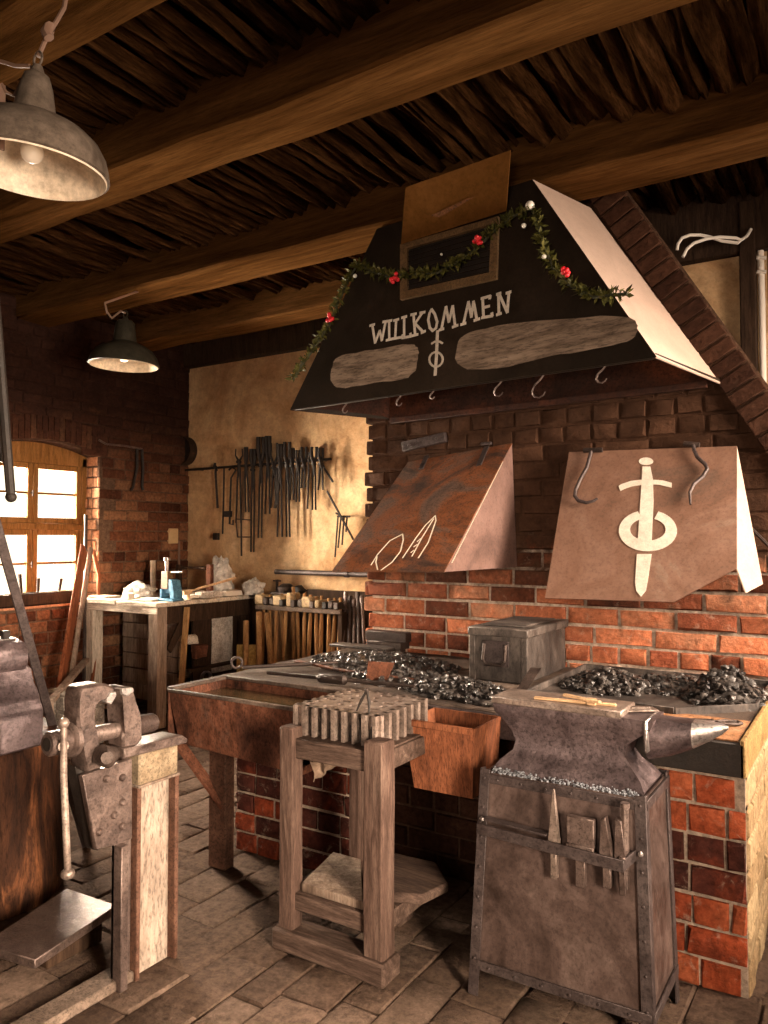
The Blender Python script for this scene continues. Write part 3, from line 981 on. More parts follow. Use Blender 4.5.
# ================================================================== SWAGE BLOCK ON ITS STAND
st = thing('block_stand', 'oily wooden four-legged stand carrying the steel swage block', 'stand', (-1.6, 2.35, 0))
for (x0, x1, y0, y1, m_) in ((-1.80, -1.735, 2.145, 2.205, 'legwood'), (-1.44, -1.362, 2.145, 2.225, 'legwood'), (-1.745, -1.69, 2.50, 2.565, 'legwood'),):
    b = MB()
    b.box(x0, x1, y0, y1, .06, .775 if y0 < 2.3 else .73, .006)
    b.subdiv(3); b.rough(.003, 8)
    b.build('leg', m_, st)
b = MB(); b.box(-1.815, -1.345, 2.125, 2.235, 0, .075, .008); b.subdiv(3); b.rough(.003, 8); b.build('foot_beam', 'legwoodx', st)
b = MB(); b.box(-1.83, -1.50, 2.485, 2.59, 0, .075, .008); b.build('foot_beam', 'legwoodx', st)
for (x0, x1, y0, y1) in ((-1.74, -1.435, 2.16, 2.2), (-1.735, -1.445, 2.52, 2.56), (-1.795, -1.755, 2.2, 2.51), (-1.42, -1.375, 2.22, 2.55)):
    b = MB(); b.box(x0, x1, y0, y1, .668, .733, .004); b.build('top_rail', 'legwoodx', st)
    b = MB(); b.box(x0, x1, y0, y1, .14, .2, .004); b.build('lower_rail', 'legwoodx', st)
b = MB(); b.box(-1.80, -1.39, 2.16, 2.56, .728, .738, .002); b.build('bearer', 'legwoodx', st)

blk = thing('swage_block', 'grooved steel swage block lying flat on its wooden stand', 'swage block', (-1.61, 2.38, .74))
bx0, bx1, by0, by1, bz0, bz1 = -1.795, -1.42, 2.207, 2.57, .738, .842
b = MB()
ins = .032
nb = 9
for i in range(nb):
    wv = .010 + .007 * ((i * 5) % 3) / 2
    X = bx0 + .014 + (bx1 - bx0 - .03) * i / (nb - 1)
    b.box(X - wv / 2, X + wv / 2, by0, by0 + ins + .002, bz0, bz1)
    b.box(X - wv / 2, X + wv / 2, by1 - ins, by1, bz0, bz1)
for i in range(7):
    Y = by0 + .03 + (by1 - by0 - .06) * i / 6
    b.box(bx1 - ins - .002, bx1, Y - .009, Y + .009, bz0, bz1)
    b.box(bx0, bx0 + ins, Y - .010, Y + .010, bz0, bz1)
b.build('ribs', 'face', blk)
b = MB(); b.box(bx0 + ins, bx1 - ins, by0 + ins, by1 - ins, bz0, bz1 - .052); b.build('core', 'groove_shade', blk)  # core coloured dark to deepen the shade between the ribs
# pierced top: a grid with holes let into it
b = MB()
nx, ny = 14, 13
gx = [bx0 + .012 + (bx1 - bx0 - .024) * i / nx for i in range(nx + 1)]
gy = [by0 + .012 + (by1 - by0 - .024) * i / ny for i in range(ny + 1)]
vs = {}


def gv(i, j, z):
    if (i, j, z) not in vs: vs[(i, j, z)] = b.bm.verts.new((gx[i], gy[j], z))
    return vs[(i, j, z)]


holes = set()
for i in range(1, nx - 1):
    for j in range(1, ny - 1):
        if (i % 3 and j % 2 and random.random() < .62): holes.add((i, j))
for i in range(nx):
    for j in range(ny):
        if (i, j) in holes:
            b.face([gv(i, j, bz1 - .05), gv(i + 1, j, bz1 - .05), gv(i + 1, j + 1, bz1 - .05), gv(i, j + 1, bz1 - .05)])
            for (a, c), (e, f), nb_ in (((i, j), (i + 1, j), (i, j - 1)), ((i + 1, j), (i + 1, j + 1), (i + 1, j)), ((i + 1, j + 1), (i, j + 1), (i, j + 1)), ((i, j + 1), (i, j), (i - 1, j))):
                if nb_ not in holes: b.face([gv(a, c, bz1), gv(e, f, bz1), gv(e, f, bz1 - .05), gv(a, c, bz1 - .05)])
        else:
            b.face([gv(i, j, bz1 + .001), gv(i + 1, j, bz1 + .001), gv(i + 1, j + 1, bz1 + .001), gv(i, j + 1, bz1 + .001)] if False else [gv(i, j, bz1), gv(i + 1, j, bz1), gv(i + 1, j + 1, bz1), gv(i, j + 1, bz1)])
tag(b.build('top_face', 'face', blk), 'bright worn top face pierced with holes')

cal = thing('calipers', 'small iron calipers standing open on the swage block corner', 'calipers', (-1.50, 2.26, bz1))
for s in (-1, 1):
    b = MB()
    b.tube([V((-1.5, 2.26, bz1 + .075)), V((-1.5 + .016 * s, 2.25, bz1 + .04)), V((-1.5 + .026 * s, 2.235, bz1 + .003))], [.005, .006, .003], 6)
    b.build('leg', 'blackiron', cal)
b = MB(); b.ico((-1.5, 2.26, bz1 + .075), .009, 1); b.build('rivet', 'iron', cal)

b = MB()
b.prism([(-1.725, 2.18, .2), (-1.46, 2.18, .2), (-1.66, 2.46, .2), (-1.79, 2.46, .2)], (0, 0, .03), .003)
single(b, 'board', 'greywood', 'triangular board with a pale sawn edge on the stand lower rails', 'board')
b = MB()
b.prism([(-1.44, 2.26, .2), (-1.31, 2.32, .2), (-1.28, 2.45, .2), (-1.4, 2.58, .2), (-1.58, 2.57, .2), (-1.5, 2.4, .2)], (0, 0, .035), .006)
single(b, 'wooden_slab', 'legwoodx', 'dark angular wooden slab lying across the back of the stand lower rails', 'slab')
b = MB()
for i in range(8):
    for j in range(7):
        pass
g = []
for j in range(9):
    row = []
    for i in range(9):
        X = -1.73 + .12 * i / 8 + .012 * math.sin(j * 1.1)
        Z = .735 - .17 * j / 8 * (1 - .55 * i / 8) + .006 * math.sin(i * 2)
        Y = 2.225 + .016 * math.sin(i * 1.9 + j * .4) + .02 * j / 8
        row.append(V((X, Y, Z)))
    g.append(row)
fr_ = [[b.bm.verts.new(q) for q in r] for r in g]
bk_ = [[b.bm.verts.new(q + V((0, .008, 0))) for q in r] for r in g]
for j in range(8):
    for i in range(8):
        b.face([fr_[j][i], fr_[j][i + 1], fr_[j + 1][i + 1], fr_[j + 1][i]], None, True)
        b.face([bk_[j][i], bk_[j + 1][i], bk_[j + 1][i + 1], bk_[j][i + 1]], None, True)
for j in range(8):
    for i in (0, 8): b.face([fr_[j][i], fr_[j + 1][i], bk_[j + 1][i], bk_[j][i]])
for i in range(8):
    for j in (0, 8): b.face([fr_[j][i], fr_[j][i + 1], bk_[j][i + 1], bk_[j][i]])
single(b, 'rag', 'cloth', 'grey-brown rag hanging behind the top rail of the block stand', 'rag')

# ================================================================== ANVIL ON ITS SHEET-STEEL STAND
SZ = .672                              # top of the stand
tx = (-1.105, -.582)                   # its top corners
bx = (-1.105, -.54)                    # its bottom corners


def sx(side, z): return bx[side] + (tx[side] - bx[side]) * z / SZ
def sf(z): return 2.265 + .10 * z / SZ      # front, leaning outwards to the floor
def sb(z): return 2.575 + .085 * z / SZ     # back


SF = sf(SZ)
an = thing('anvil_stand', 'riveted sheet-steel stand with a tool bar, under the big anvil', 'anvil stand', (-.84, 2.42, 0))
ZB = .075


def panel(name, q, nrm, m_='stand'):
    b = MB()
    q = [V(a) for a in q]
    nrm = V(nrm)
    b.hexa([a - nrm * .006 for a in q] + q)
    return b.build(name, m_, an)


def sc3(side, back, z): return (sx(side, z), sb(z) if back else sf(z), z)


panel('front_panel', [sc3(0, 0, ZB), sc3(1, 0, ZB), sc3(1, 0, SZ), sc3(0, 0, SZ)], (0, -1, 0))
panel('back_panel', [sc3(1, 1, ZB), sc3(0, 1, ZB), sc3(0, 1, SZ), sc3(1, 1, SZ)], (0, 1, 0))
panel('side_panel', [sc3(1, 0, ZB), sc3(1, 1, ZB), sc3(1, 1, SZ), sc3(1, 0, SZ)], (1, 0, 0))
panel('side_panel', [sc3(0, 1, ZB), sc3(0, 0, ZB), sc3(0, 0, SZ), sc3(0, 1, SZ)], (-1, 0, 0))
for side in (0, 1):
    sg = -1 if side == 0 else 1
    for back in (0, 1):
        b = MB()
        fo = .006 if back else -.006
        a0, a1 = V(sc3(side, back, 0)) + V((sg * .003, fo, 0)), V(sc3(side, back, SZ)) + V((sg * .003, fo, .012))
        b.bar(a0 - V((sg * .014, 0, 0)), a1 - V((sg * .014, 0, 0)), .034, .006, .001, V((0, 1, 0)))
        b.bar(a0 + V((0, -fo * 2.6, 0)), a1 + V((0, -fo * 2.6, 0)), .006, .034, .001, V((0, 1, 0)))
        for k in range(7):
            f = .16 + .8 * k / 6
            b.ico(a0.lerp(a1, f) - V((sg * .014, 0, 0)) + V((0, fo * .7, 0)), .005, 1)
        b.build('corner_iron', 'angle', an)
for z0, nm in ((SZ - .016, 'top_band'), (ZB + .016, 'bottom_band')):
    b = MB()
    p, q = V(sc3(0, 0, z0)), V(sc3(1, 0, z0))
    b.bar(p - V((0, .006, 0)), q - V((0, .006, 0)), .007, .03, .001)
    for k in range(6): b.ico(p.lerp(q, (k + .7) / 6.4) - V((0, .011, 0)), .005, 1)
    b.build(nm, 'angle', an)
    b = MB()
    p, q = V(sc3(1, 0, z0)), V(sc3(1, 1, z0))
    b.bar(p + V((.006, 0, 0)), q + V((.006, 0, 0)), .007, .03, .001)
    b.build(nm, 'angle', an)
b = MB(); b.box(tx[0] + .01, tx[1] - .01, sf(SZ) + .005, sb(SZ) - .005, SZ - .03, SZ - .008); b.build('top_plate', 'stand', an)
b = MB()          # loose pale grit lying round the anvil foot
for k in range(420):
    X = random.uniform(tx[0] + .02, tx[1] - .02)
    b.ico((X, random.uniform(SF + .004, SF + .05), SZ - .004 + random.uniform(-.004, .012)), random.uniform(.002, .005), 1, .3, (1, 1, .8), False)
tag(b.build('grit', 'grit', an), 'pale blue-grey grit at the anvil foot', None, None, 'stuff')
RF = sf(.5)
rail_y = RF - .055
b = MB()
ra, rb = V((sx(0, .5) + .015, rail_y, .515)), V((-.622, rail_y, .497))
b.bar(ra, rb, .008, .034, .001)
b.bar(rb - V((.005, 0, 0)), V((-.6, RF - .004, .52)), .008, .03, .001)
b.bar(ra + V((.004, 0, 0)), V((sx(0, .5) + .005, RF - .004, .515)), .008, .03, .001)
b.bar(V((ra.x + .02, rail_y + .02, .545)), V((-.86, rail_y + .02, .535)), .03, .006, .001)
tool_bar = b.build('tool_bar', 'angle', an)
for q in ((-.585, RF - .012, .525), (sx(0, .5) + .012, RF - .012, .53)):
    b = MB()
    b.ico(q, .009, 1)
    b.build('bolt', 'bright', an)

# tools stuck behind the bar
RY = RF - .030
gtools = 'smithing tools behind the bar of the anvil stand'


def rack_tool(fn, label, cat, name, m_='iron'):
    b = MB()
    fn(b)
    single(b, name, 'vise' if m_ == 'iron' else m_, label, cat, gtools)


def t_spike(b):
    b.hexa([(-.858, RY - .014, .5), (-.822, RY - .014, .5), (-.822, RY + .014, .5), (-.858, RY + .014, .5), (-.843, RY - .004, .675), (-.838, RY - .004, .675), (-.838, RY + .004, .675), (-.843, RY + .004, .675)], .001)
    b.box(-.85, -.83, RY - .012, RY + .012, .405, .502, .002)


def t_plate(b):
    b.box(-.80, -.715, RY - .006, RY + .014, .5, .605, .003)
    b.box(-.8, -.715, RY - .012, RY + .018, .5, .525, .003)
    b.box(-.772, -.742, RY - .01, RY + .012, .40, .505, .002)


def t_wedge(b):
    b.hexa([(-.70, RY - .014, .49), (-.655, RY - .014, .49), (-.655, RY + .014, .49), (-.70, RY + .014, .49), (-.695, RY - .005, .61), (-.68, RY - .014, .625), (-.675, RY + .005, .625), (-.69, RY + .01, .61)], .002)
    b.box(-.69, -.665, RY - .011, RY + .012, .415, .492, .003)


def t_point(b):
    b.hexa([(-.655, RY - .012, .49), (-.618, RY - .012, .49), (-.618, RY + .012, .49), (-.655, RY + .012, .49), (-.652, RY - .01, .622), (-.632, RY - .01, .618), (-.638, RY + .01, .618), (-.652, RY + .01, .622)], .002)
    b.box(-.638, -.62, RY - .022, RY - .01, .41, .52, .002)


def t_bolt(b):
    b.tube([(-.627, RY + .012, .42), (-.627, RY + .012, .655)], .011, 8)
    b.tube([(-.627, RY + .012, .655), (-.627, RY + .012, .668)], .014, 8)


rack_tool(t_spike, 'tall pointed iron spike, first tool behind the bar', 'spike', 'spike', 'face')
rack_tool(t_plate, 'square flat iron swage, second tool behind the bar', 'swage', 'flat_swage')
rack_tool(t_wedge, 'notched iron wedge with a pale rounded tip below the bar', 'wedge', 'wedge')
rack_tool(t_point, 'stubby iron chisel beside the round iron pin', 'chisel', 'chisel')
rack_tool(t_bolt, 'round upright iron pin at the end of the tool bar', 'pin', 'pin')

# anvil
ay0, ay1 = 2.445, 2.605
anv = thing('anvil', 'large purplish steel anvil with horn, set in the sheet-steel stand', 'anvil', (-.87, 2.52, SZ - .008))
b = MB()
sec = [  # z, x0, x1, half width
    (SZ - .008, -1.095, -.60, .115), (SZ + .004, -1.09, -.595, .112), (SZ + .03, -1.07, -.61, .095), (.735, -1.035, -.645, .07), (.765, -1.03, -.665, .062), (.80, -1.045, -.655, .062),
    (.83, -1.07, -.62, .068), (.858, -1.10, -.585, .078), (.88, -1.105, -.575, .08), (.886, -1.105, -.575, .08)]
yc = (ay0 + ay1) / 2
rings = []
for (z, x0, x1, hw) in sec:
    rings.append([b.bm.verts.new(q) for q in ((x0, yc - hw, z), ((x0 + x1) / 2, yc - hw * .94, z), (x1, yc - hw, z), (x1 + .0, yc + hw, z), ((x0 + x1) / 2, yc + hw * .94, z), (x0, yc + hw, z))])
for r0, r1 in zip(rings, rings[1:]):
    for i in range(6): b.face([r0[i], r0[(i + 1) % 6], r1[(i + 1) % 6], r1[i]])
b.face(rings[0][::-1]); b.face(rings[-1])
es = [e for e in b.bm.edges]
bmesh.ops.subdivide_edges(b.bm, edges=es, cuts=2, use_grid_fill=True)
b.rough(.004, 9)
b.build('body', 'anvil', anv)
b = MB()
b.box(-1.11, -.668, ay0 - .004, ay1 + .004, .884, .908, .004)
b.build('face_plate', 'face', anv)
b = MB()
hz = [(-.60, .826, .074), (-.54, .836, .066), (-.50, .845, .057), (-.47, .852, .049), (-.42, .866, .031), (-.39, .874, .018), (-.372, .879, .005)]


def horn(part, name, m_, label=None):
    b = MB()
    rings = [[b.bm.verts.new((X, yc + r * 1.02 * math.cos(2 * PI * k / 16), min(zc + r * math.sin(2 * PI * k / 16), .888))) for k in range(16)] for (X, zc, r) in part]
    for r0, r1 in zip(rings, rings[1:]):
        for k in range(16): b.face([r0[k], r0[(k + 1) % 16], r1[(k + 1) % 16], r1[k]], None, True)
    b.face(rings[0]); b.face(rings[-1])
    o = b.build(name, m_, anv)
    if label: tag(o, label)


horn(hz[:4], 'horn', 'anvil')
horn(hz[3:], 'horn_tip', 'bright', 'bright tip of the horn, its highlight put into the colour')  # tip split off in brighter steel to carry the highlight
b = MB()
b.box(-.602, -.588, ay0 - .008, ay1 + .008, .79, .89, .005)
b.rough(.005, 20)
tag(b.build('table_edge', 'bright', anv), 'chipped bright edge between table and horn')
for i, (a, c) in enumerate((((-.965, 2.47, .913), (-.70, 2.50, .913)), ((-.88, 2.52, .923), (-.74, 2.46, .925)))):
    b = MB()
    b.bar(V(a), V(c), .016, .009, .002)
    if i: b.box(-.79, -.76, 2.475, 2.49, .908, .93, .002)
    single(b, 'wooden_stick', 'stick', ('long pale wooden stick lying along the anvil face', 'short pale wooden stick crossing the longer one on the anvil face')[i], 'stick', 'sticks on the anvil')
b = MB(); b.bar((-.70, 2.53, .893), (-.60, 2.60, .893), .05, .008, .002)
b.bar((-.67, 2.56, .899), (-.615, 2.59, .899), .02, .006, .001)
single(b, 'steel_plate', 'face', 'thin steel plate lying on the anvil table before the horn', 'plate')
# ================================================================== THE THREE HOODS
def sheet(b, poly, nrm, t=.005, bev=0):
    nrm = V(nrm).normalized()
    b.prism([V(q) for q in poly], -nrm * t, bev)


# main hood ---------------------------------------------------------------
ZH = 2.155
FR, FL = at(657, 357, z=ZH), at(290, 410, z=ZH)
BR, BL = V((-.565, 3.79, ZH)), V((-2.36, 3.79, ZH - .02))
TFR = at(533, 180, y=3.33)
TFL = at(384, 214, y=3.33)
n_front = (FL - FR).cross(TFR - FR)
n_front.normalize()
if n_front.y > 0: n_front = -n_front
zt = 3.105
tr_ = FR + (TFR - FR) * ((zt - FR.z) / (TFR.z - FR.z))
TFLp = on(384, 214, FR, n_front)
tl_ = FL + (TFLp - FL) * ((zt - FL.z) / (TFLp.z - FL.z))
TBR0 = V((-1.142, 3.79, 3.079))
tbr = BR + (TBR0 - BR) * ((zt - BR.z) / (TBR0.z - BR.z))
tbl = V((tl_.x + (tbr.x - tr_.x) * -.6, 3.79, zt))
hood = thing('forge_hood', 'large black pyramid forge hood lettered in white, with a bare steel right side', 'hood', (-1.6, 3.5, ZH))
b = MB(); sheet(b, [FL, FR, tr_, tl_], n_front, .006); b.build('front_panel', 'hood', hood)
nr = (tr_ - FR).cross(BR - FR).normalized()
if nr.x < 0: nr = -nr
b = MB(); sheet(b, [FR, BR, tbr, tr_], nr, .006); tag(b.build('side_panel', 'hoodside', hood), 'bare pale steel right side')
b = MB(); sheet(b, [FL, BL, tbl, tl_], V((-1, 0, .5)), .006); b.build('side_panel', 'hoodin', hood)
b = MB(); sheet(b, [BL, BR, tbr, tbl], V((0, 1, 0)), .006); b.build('back_panel', 'hoodin', hood)
b = MB()
up = V((0, 0, 1))
b.bar(FL + up * .012 + V((.02, .02, 0)), FR + up * .012 + V((-.02, .02, 0)), .012, .03, .001)
b.bar(FR + up * .01 + V((-.012, .012, 0)), BR + up * .01 + V((-.012, -.01, 0)), .01, .02, .001)
b.bar(FL + up * .01 + V((.02, .02, 0)), BL + up * .01, .01, .02, .001)
b.build('rim', 'hood', hood)
b = MB()
b.bar(BL + V((.02, -.01, -.01)), BR + V((-.06, -.02, 0)), .03, .03, .002)
tag(b.build('rear_angle', 'hoodin', hood), 'dark rusty rear angle of the rim')


def F(u, v, off=.001): return on(u, v, FR, n_front, off)


# ventilation grille
gf = [(402, 246), (500, 218), (498, 280), (402, 301)]
gi = [(409, 250), (493, 226), (491, 274), (409, 292)]
b = MB()
for i in range(4):
    k = (i + 1) % 4
    b.hexa([F(*gf[i]), F(*gf[k]), F(*gi[k]), F(*gi[i]), F(*gf[i], .018), F(*gf[k], .018), F(*gi[k], .018), F(*gi[i], .018)])
gfr = b.build('grille_frame', 'bronze', hood)
b = MB(); b.prism([F(*q, .001) for q in gi], n_front * .002); b.build('grille_back', 'blackiron', gfr)
b = MB()
for k in range(9):
    f = (k + .5) / 9
    a = F(409, 250 + 42 * f, .004); c = F(492, 226 + 48 * f, .004)
    b.bar(a, c, .014, .003, 0, (n_front * .6 + V((0, 0, 1))).normalized())
b.build('slats', 'hood', gfr)
b = MB()
sp = [(404, 246), (509, 213), (511, 150), (406, 187)]
q = [F(404, 246, .022), F(509, 213, .022), at(511, 150, y=3.2), at(406, 187, y=3.2)]
npl = (q[1] - q[0]).cross(q[3] - q[0]).normalized()
if npl.y > 0: npl = -npl
b.prism(q, npl * .006, .001)
b.build('sheet_plate', 'signplate', hood)
b = MB()
b.prism([on(u, v, q[0], npl, .0065) for u, v in ((432, 215), (445, 209), (468, 198), (474, 197), (456, 208), (440, 217))], npl * .0015)
tag(b.build('emblem_mark', rust('faded_mark', [(.09, .033, .008), (.15, .057, .016)], 9, (.5, .7), .1, 0), hood), 'faded orange emblem in the middle of the plate')

# WILLKOMMEN
S_ = lambda pts: [F(360 + x / 4.8, 270 + y / 4.8, .0012) for x, y in pts]
letters = {
    'W': [[(60, 264), (74, 350), (96, 292)], [(96, 292), (106, 338), (124, 250)], [(50, 268), (70, 262)], [(112, 250), (134, 246)]],
    'I': [[(141, 246), (142, 332)], [(130, 247), (153, 243)], [(128, 338), (156, 331)]],
    'L': [[(175, 240), (170, 326)], [(164, 244), (186, 237)], [(162, 330), (208, 322)], [(208, 322), (206, 312)]],
    'L2': [[(213, 226), (213, 322)], [(202, 230), (224, 224)], [(204, 327), (246, 319)], [(246, 319), (243, 306)]],
    'K': [[(258, 213), (266, 312)], [(246, 216), (270, 211)], [(254, 316), (278, 310)], [(300, 206), (266, 258), (304, 298)], [(290, 207), (312, 203)], [(296, 302), (314, 294)]],
    'O': [[(345, 190), (360, 212), (372, 250), (366, 280), (350, 292), (336, 278), (329, 240), (335, 208), (345, 190)]],
    'M': [[(392, 284), (414, 178), (428, 250), (446, 174), (458, 270)], [(382, 289), (402, 283)], [(446, 275), (470, 266)]],
    'M2': [[(498, 258), (522, 154), (536, 226), (546, 152), (562, 238)], [(486, 263), (508, 256)], [(550, 243), (574, 235)]],
    'E': [[(590, 136), (594, 226)], [(584, 138), (626, 126), (624, 138)], [(592, 182), (622, 174)], [(586, 230), (636, 221), (634, 208)]],
    'N': [[(666, 116), (668, 212)], [(658, 118), (676, 112)], [(658, 216), (678, 209)], [(668, 114), (708, 204)], [(708, 204), (716, 108)], [(704, 112), (724, 106)]],
}
for ch, strokes in letters.items():
    b = MB()
    for s_ in strokes: b.ribbon(S_(s_), .0135, n_front, .002)
    b.build('letter_' + ch[0].lower(), 'white', hood)
b = MB()
b.ribbon(S_([(373, 294), (369, 400), (362, 504)]), .016, n_front, .002)
b.ribbon(S_([(345, 354), (358, 346), (371, 343), (384, 345), (397, 352)]), .01, n_front, .002)
b.ribbon(S_([(366 + 32 * math.cos(2 * PI * k / 20), 430 + 35 * math.sin(2 * PI * k / 20)) for k in range(21)]), .01, n_front, .0025)
b.build('sword_emblem', 'whitedull', hood)
# scraped grey patches
for pl in ([(330, 383), (333, 362), (341, 355), (380, 349), (408, 343), (418, 346), (419, 356), (415, 374), (404, 379), (370, 384), (340, 389)],
           [(455, 368), (456, 345), (463, 334), (500, 325), (560, 319), (625, 315), (637, 322), (638, 332), (628, 343), (590, 350), (540, 358), (490, 371)]):
    for _ in range(2):      # round the outline
        pl = [((a[0] * k + c[0] * (1 - k)), (a[1] * k + c[1] * (1 - k))) for a, c in zip(pl, pl[1:] + pl[:1]) for k in (.75, .25)]
    b = MB()
    b.prism([F(a[0] + random.uniform(-.8, .8), a[1] + random.uniform(-.8, .8), .0004) for a in pl], n_front * .0012)
    b.build('scraped_patch', 'scrape', hood)

# hooks along the rim
hooks = [(345, 403, 9, 'first hook from the left on the hood rim, rusty and small'), (399, 397, 9, 'second hook from the left on the hood rim'), (432, 391, 7, 'tiny hook below the white sword on the hood rim'),
         (498, 381, 12, 'bright double-curled hook in the middle of the hood rim'), (538, 375, 17, 'largest hook hanging from the hood rim'), (601, 366, 12, 'bright C-shaped hook nearest the bare steel side of the hood')]
b0 = (FR - FL)
for (u, v, s, lab) in hooks:
    fpt = (u - 290) / (657 - 290)
    base = FL + b0 * fpt
    base = at(u, 410 + (357 - 410) * fpt + 1, y=base.y + .012)
    k = s * 4.0 / FPX
    b = MB()
    pr = [V((.25, 0, .1)), V((.3, 0, 0)), V((.1, 0, -.25)), V((-.2, 0, -.5)), V((-.32, 0, -.8)), V((-.2, 0, -1.05)), V((.05, 0, -1.12)), V((.28, 0, -1.0)), V((.36, 0, -.85))]
    b.tube([base + q * k for q in pr], [.004] * 6 + [.0035, .003, .002], 6)
    single(b, 'hook', 'vise', lab, 'hook', 'hooks on the hood rim')

# garland -------------------------------------------------------------------
path = [(297, 381), (308, 364), (320, 347), (333, 327), (343, 303), (352, 282), (362, 266), (376, 274), (392, 279), (412, 277), (440, 276), (463, 264), (482, 250), (494, 237), (504, 228), (518, 219), (534, 212),
        (541, 226), (546, 248), (556, 270), (573, 288), (596, 300), (630, 297)]
gp = [F(u, v, .03) for u, v in path]
gar = thing('garland', 'green christmas garland with red berries draped over the black hood', 'garland', gp[11])
b = MB(); b.tube(gp, .007, 6); b.build('stem', 'stem', gar)
b = MB()
for a, c in zip(gp, gp[1:]):
    L = (c - a).length
    dens = 380
    for k in range(int(L * dens)):
        p = a.lerp(c, random.random())
        dr = V((random.gauss(0, 1), random.gauss(0, .6), random.gauss(0, 1))).normalized()
        if dr.dot(n_front) < -.3: dr = -dr
        ln = random.uniform(.025, .055)
        sd = dr.cross(V((random.gauss(0, 1), random.gauss(0, 1), random.gauss(0, 1)))).normalized() * random.uniform(.006, .012)
        cv = n_front * random.uniform(-.008, .012)
        r0, r1, r2 = p, p + dr * ln * .5 + cv, p + dr * ln
        v = [b.bm.verts.new(q) for q in (r0, r1 - sd, r2, r1 + sd)]
        b.face(v)
tag(b.build('leaves', 'leaf', gar), None, None, None, 'stuff')
for (u, v) in ((336, 322), (401, 283), (483, 246), (570, 279)):
    b = MB()
    for k in range(6): b.ico(F(u + random.uniform(-4, 4), v + random.uniform(-4, 4), .055 + random.uniform(0, .015)), .011, 2)
    b.build('berries', 'berry', gar)
for (u, v, r) in ((535, 211, .021), (361, 280, .011), (529, 231, .012), (549, 262, .011), (447, 259, .007)):
    b = MB(); b.ico(F(u, v, .05), r, 2); b.build('bauble', 'bauble', gar)

# left swing hood -------------------------------------------------------------
lTL, lTR = at(408, 462, y=3.79), at(512, 443, y=3.79)
lBL, lBR = at(332, 571, y=3.03), at(444, 572, y=3.05)
lWB = at(517, 567, y=3.79)
nl = (lTR - lTL).cross(lBL - lTL).normalized()
if nl.y > 0: nl = -nl
lh = thing('hood_flap', 'rust-mottled slanting sheet hood over the left fire, with chalk scrawls', 'hood', (lBL + lBR + lTL + lTR) / 4)
b = MB(); sheet(b, [lTL, lBL, lBR, lTR], nl, .005); b.build('front_panel', 'lhood', lh)
b = MB(); sheet(b, [lTR, lBR, lWB], V((1, 0, 0)), .005); tag(b.build('side_panel', 'lhoodside', lh), 'pinkish triangular side')
lWB2 = V((lTL.x, 3.79, lWB.z))
b = MB(); sheet(b, [lTL, lBL, lWB2], V((-1, 0, 0)), .005); b.build('side_panel', 'lhood', lh)
LP = lambda u, v, o=.001: on(u, v, lTL, nl, o)
for (u, v, u2, v2) in ((429, 452, 421, 470), (487, 447, 479, 466)):
    b = MB(); b.bar(LP(u, v, .004), LP(u2, v2, .004), .03, .006, .001, nl)
    b.tube([LP(u - 5, v - 1, .012), LP(u + 5, v - 2, .012)], .009, 8)
    b.build('hinge', 'angle', lh)
ck = lambda pts: [LP(320 + x / 3.43, 420 + y / 3.43, .0015) for x, y in pts]
b = MB()
for s_ in ([(176, 498), (198, 462), (240, 415), (284, 392), (286, 412), (276, 452), (248, 488), (210, 516)], [(196, 470), (192, 488), (198, 514)],
           [(284, 474), (330, 405), (362, 362), (396, 329), (398, 346), (372, 420), (338, 474)], [(316, 468), (350, 405), (390, 340)], [(322, 436), (334, 428)], [(334, 418), (346, 408)], [(312, 456), (322, 448)]):
    b.ribbon(ck(s_), .006, nl, .001)
b.ribbon([LP(503, 462, .0012), LP(452, 563, .0012)], .004, nl, .001)
tag(b.build('chalk_mark', 'chalk', lh), 'white chalk scrawl')
b = MB()
q0, q1 = at(403, 447, y=3.78), at(446, 437, y=3.78)
b.bar(q0, q1, .03, .055, .003)
for f in (.18, .82): b.ico(q0.lerp(q1, f) + V((0, -.018, 0)), .01, 1)
single(b, 'wall_bracket', 'angle', 'flat iron bracket bolted to the bricks above the left hood', 'bracket')

# right swing hood --------------------------------------------------------------
rTL, rTR = at(569, 452, y=3.785), at(737, 446, y=3.785)
rBLs = at(545, 598, y=3.42)
nr2 = (rTR - rTL).cross(rBLs - rTL).normalized()
if nr2.y > 0: nr2 = -nr2
RP = lambda u, v, o=0: on(u, v, rTL, nr2, o)
rh = thing('hood_flap', 'brown sheet hood painted with a white sword and ring over the right fire', 'hood', RP(640, 520))
b = MB(); sheet(b, [rTL, RP(545, 598), RP(674, 602), RP(737, 568), rTR], nr2, .005); b.build('front_panel', 'rhood', rh)
b = MB(); sheet(b, [rTR, RP(737, 568), at(746, 593, y=3.52), at(763, 584, y=3.66)], V((1, 0, 0)), .005); tag(b.build('side_panel', 'hoodside', rh), 'pale bent side flap')
rWL = V((rTL.x, 3.785, rBLs.z + .02))
b = MB(); sheet(b, [rTL, RP(545, 598), rWL], V((-1, 0, 0)), .005); b.build('side_panel', 'rhood', rh)
ek = lambda x, y, o=.0015: RP(528 + x / 3.2, 420 + y / 3.2, o)
b = MB()
b.prism([ek(*q) for q in ((367, 150), (360, 260), (352, 386), (396, 390), (402, 260), (400, 190), (392, 150))], nr2 * .002)
b.prism([ek(*q) for q in ((349, 430), (343, 520), (347, 548), (362, 566), (378, 546), (386, 500), (396, 430))], nr2 * .002)
b.prism([ek(378 + 23 * math.cos(2 * PI * k / 20), 133 + 12 * math.sin(2 * PI * k / 20)) for k in range(20)], nr2 * .002)
b.prism([ek(*q) for q in ((290, 212), (300, 206), (330, 196), (366, 192), (366, 208), (335, 213), (312, 220), (296, 228))], nr2 * .0021)
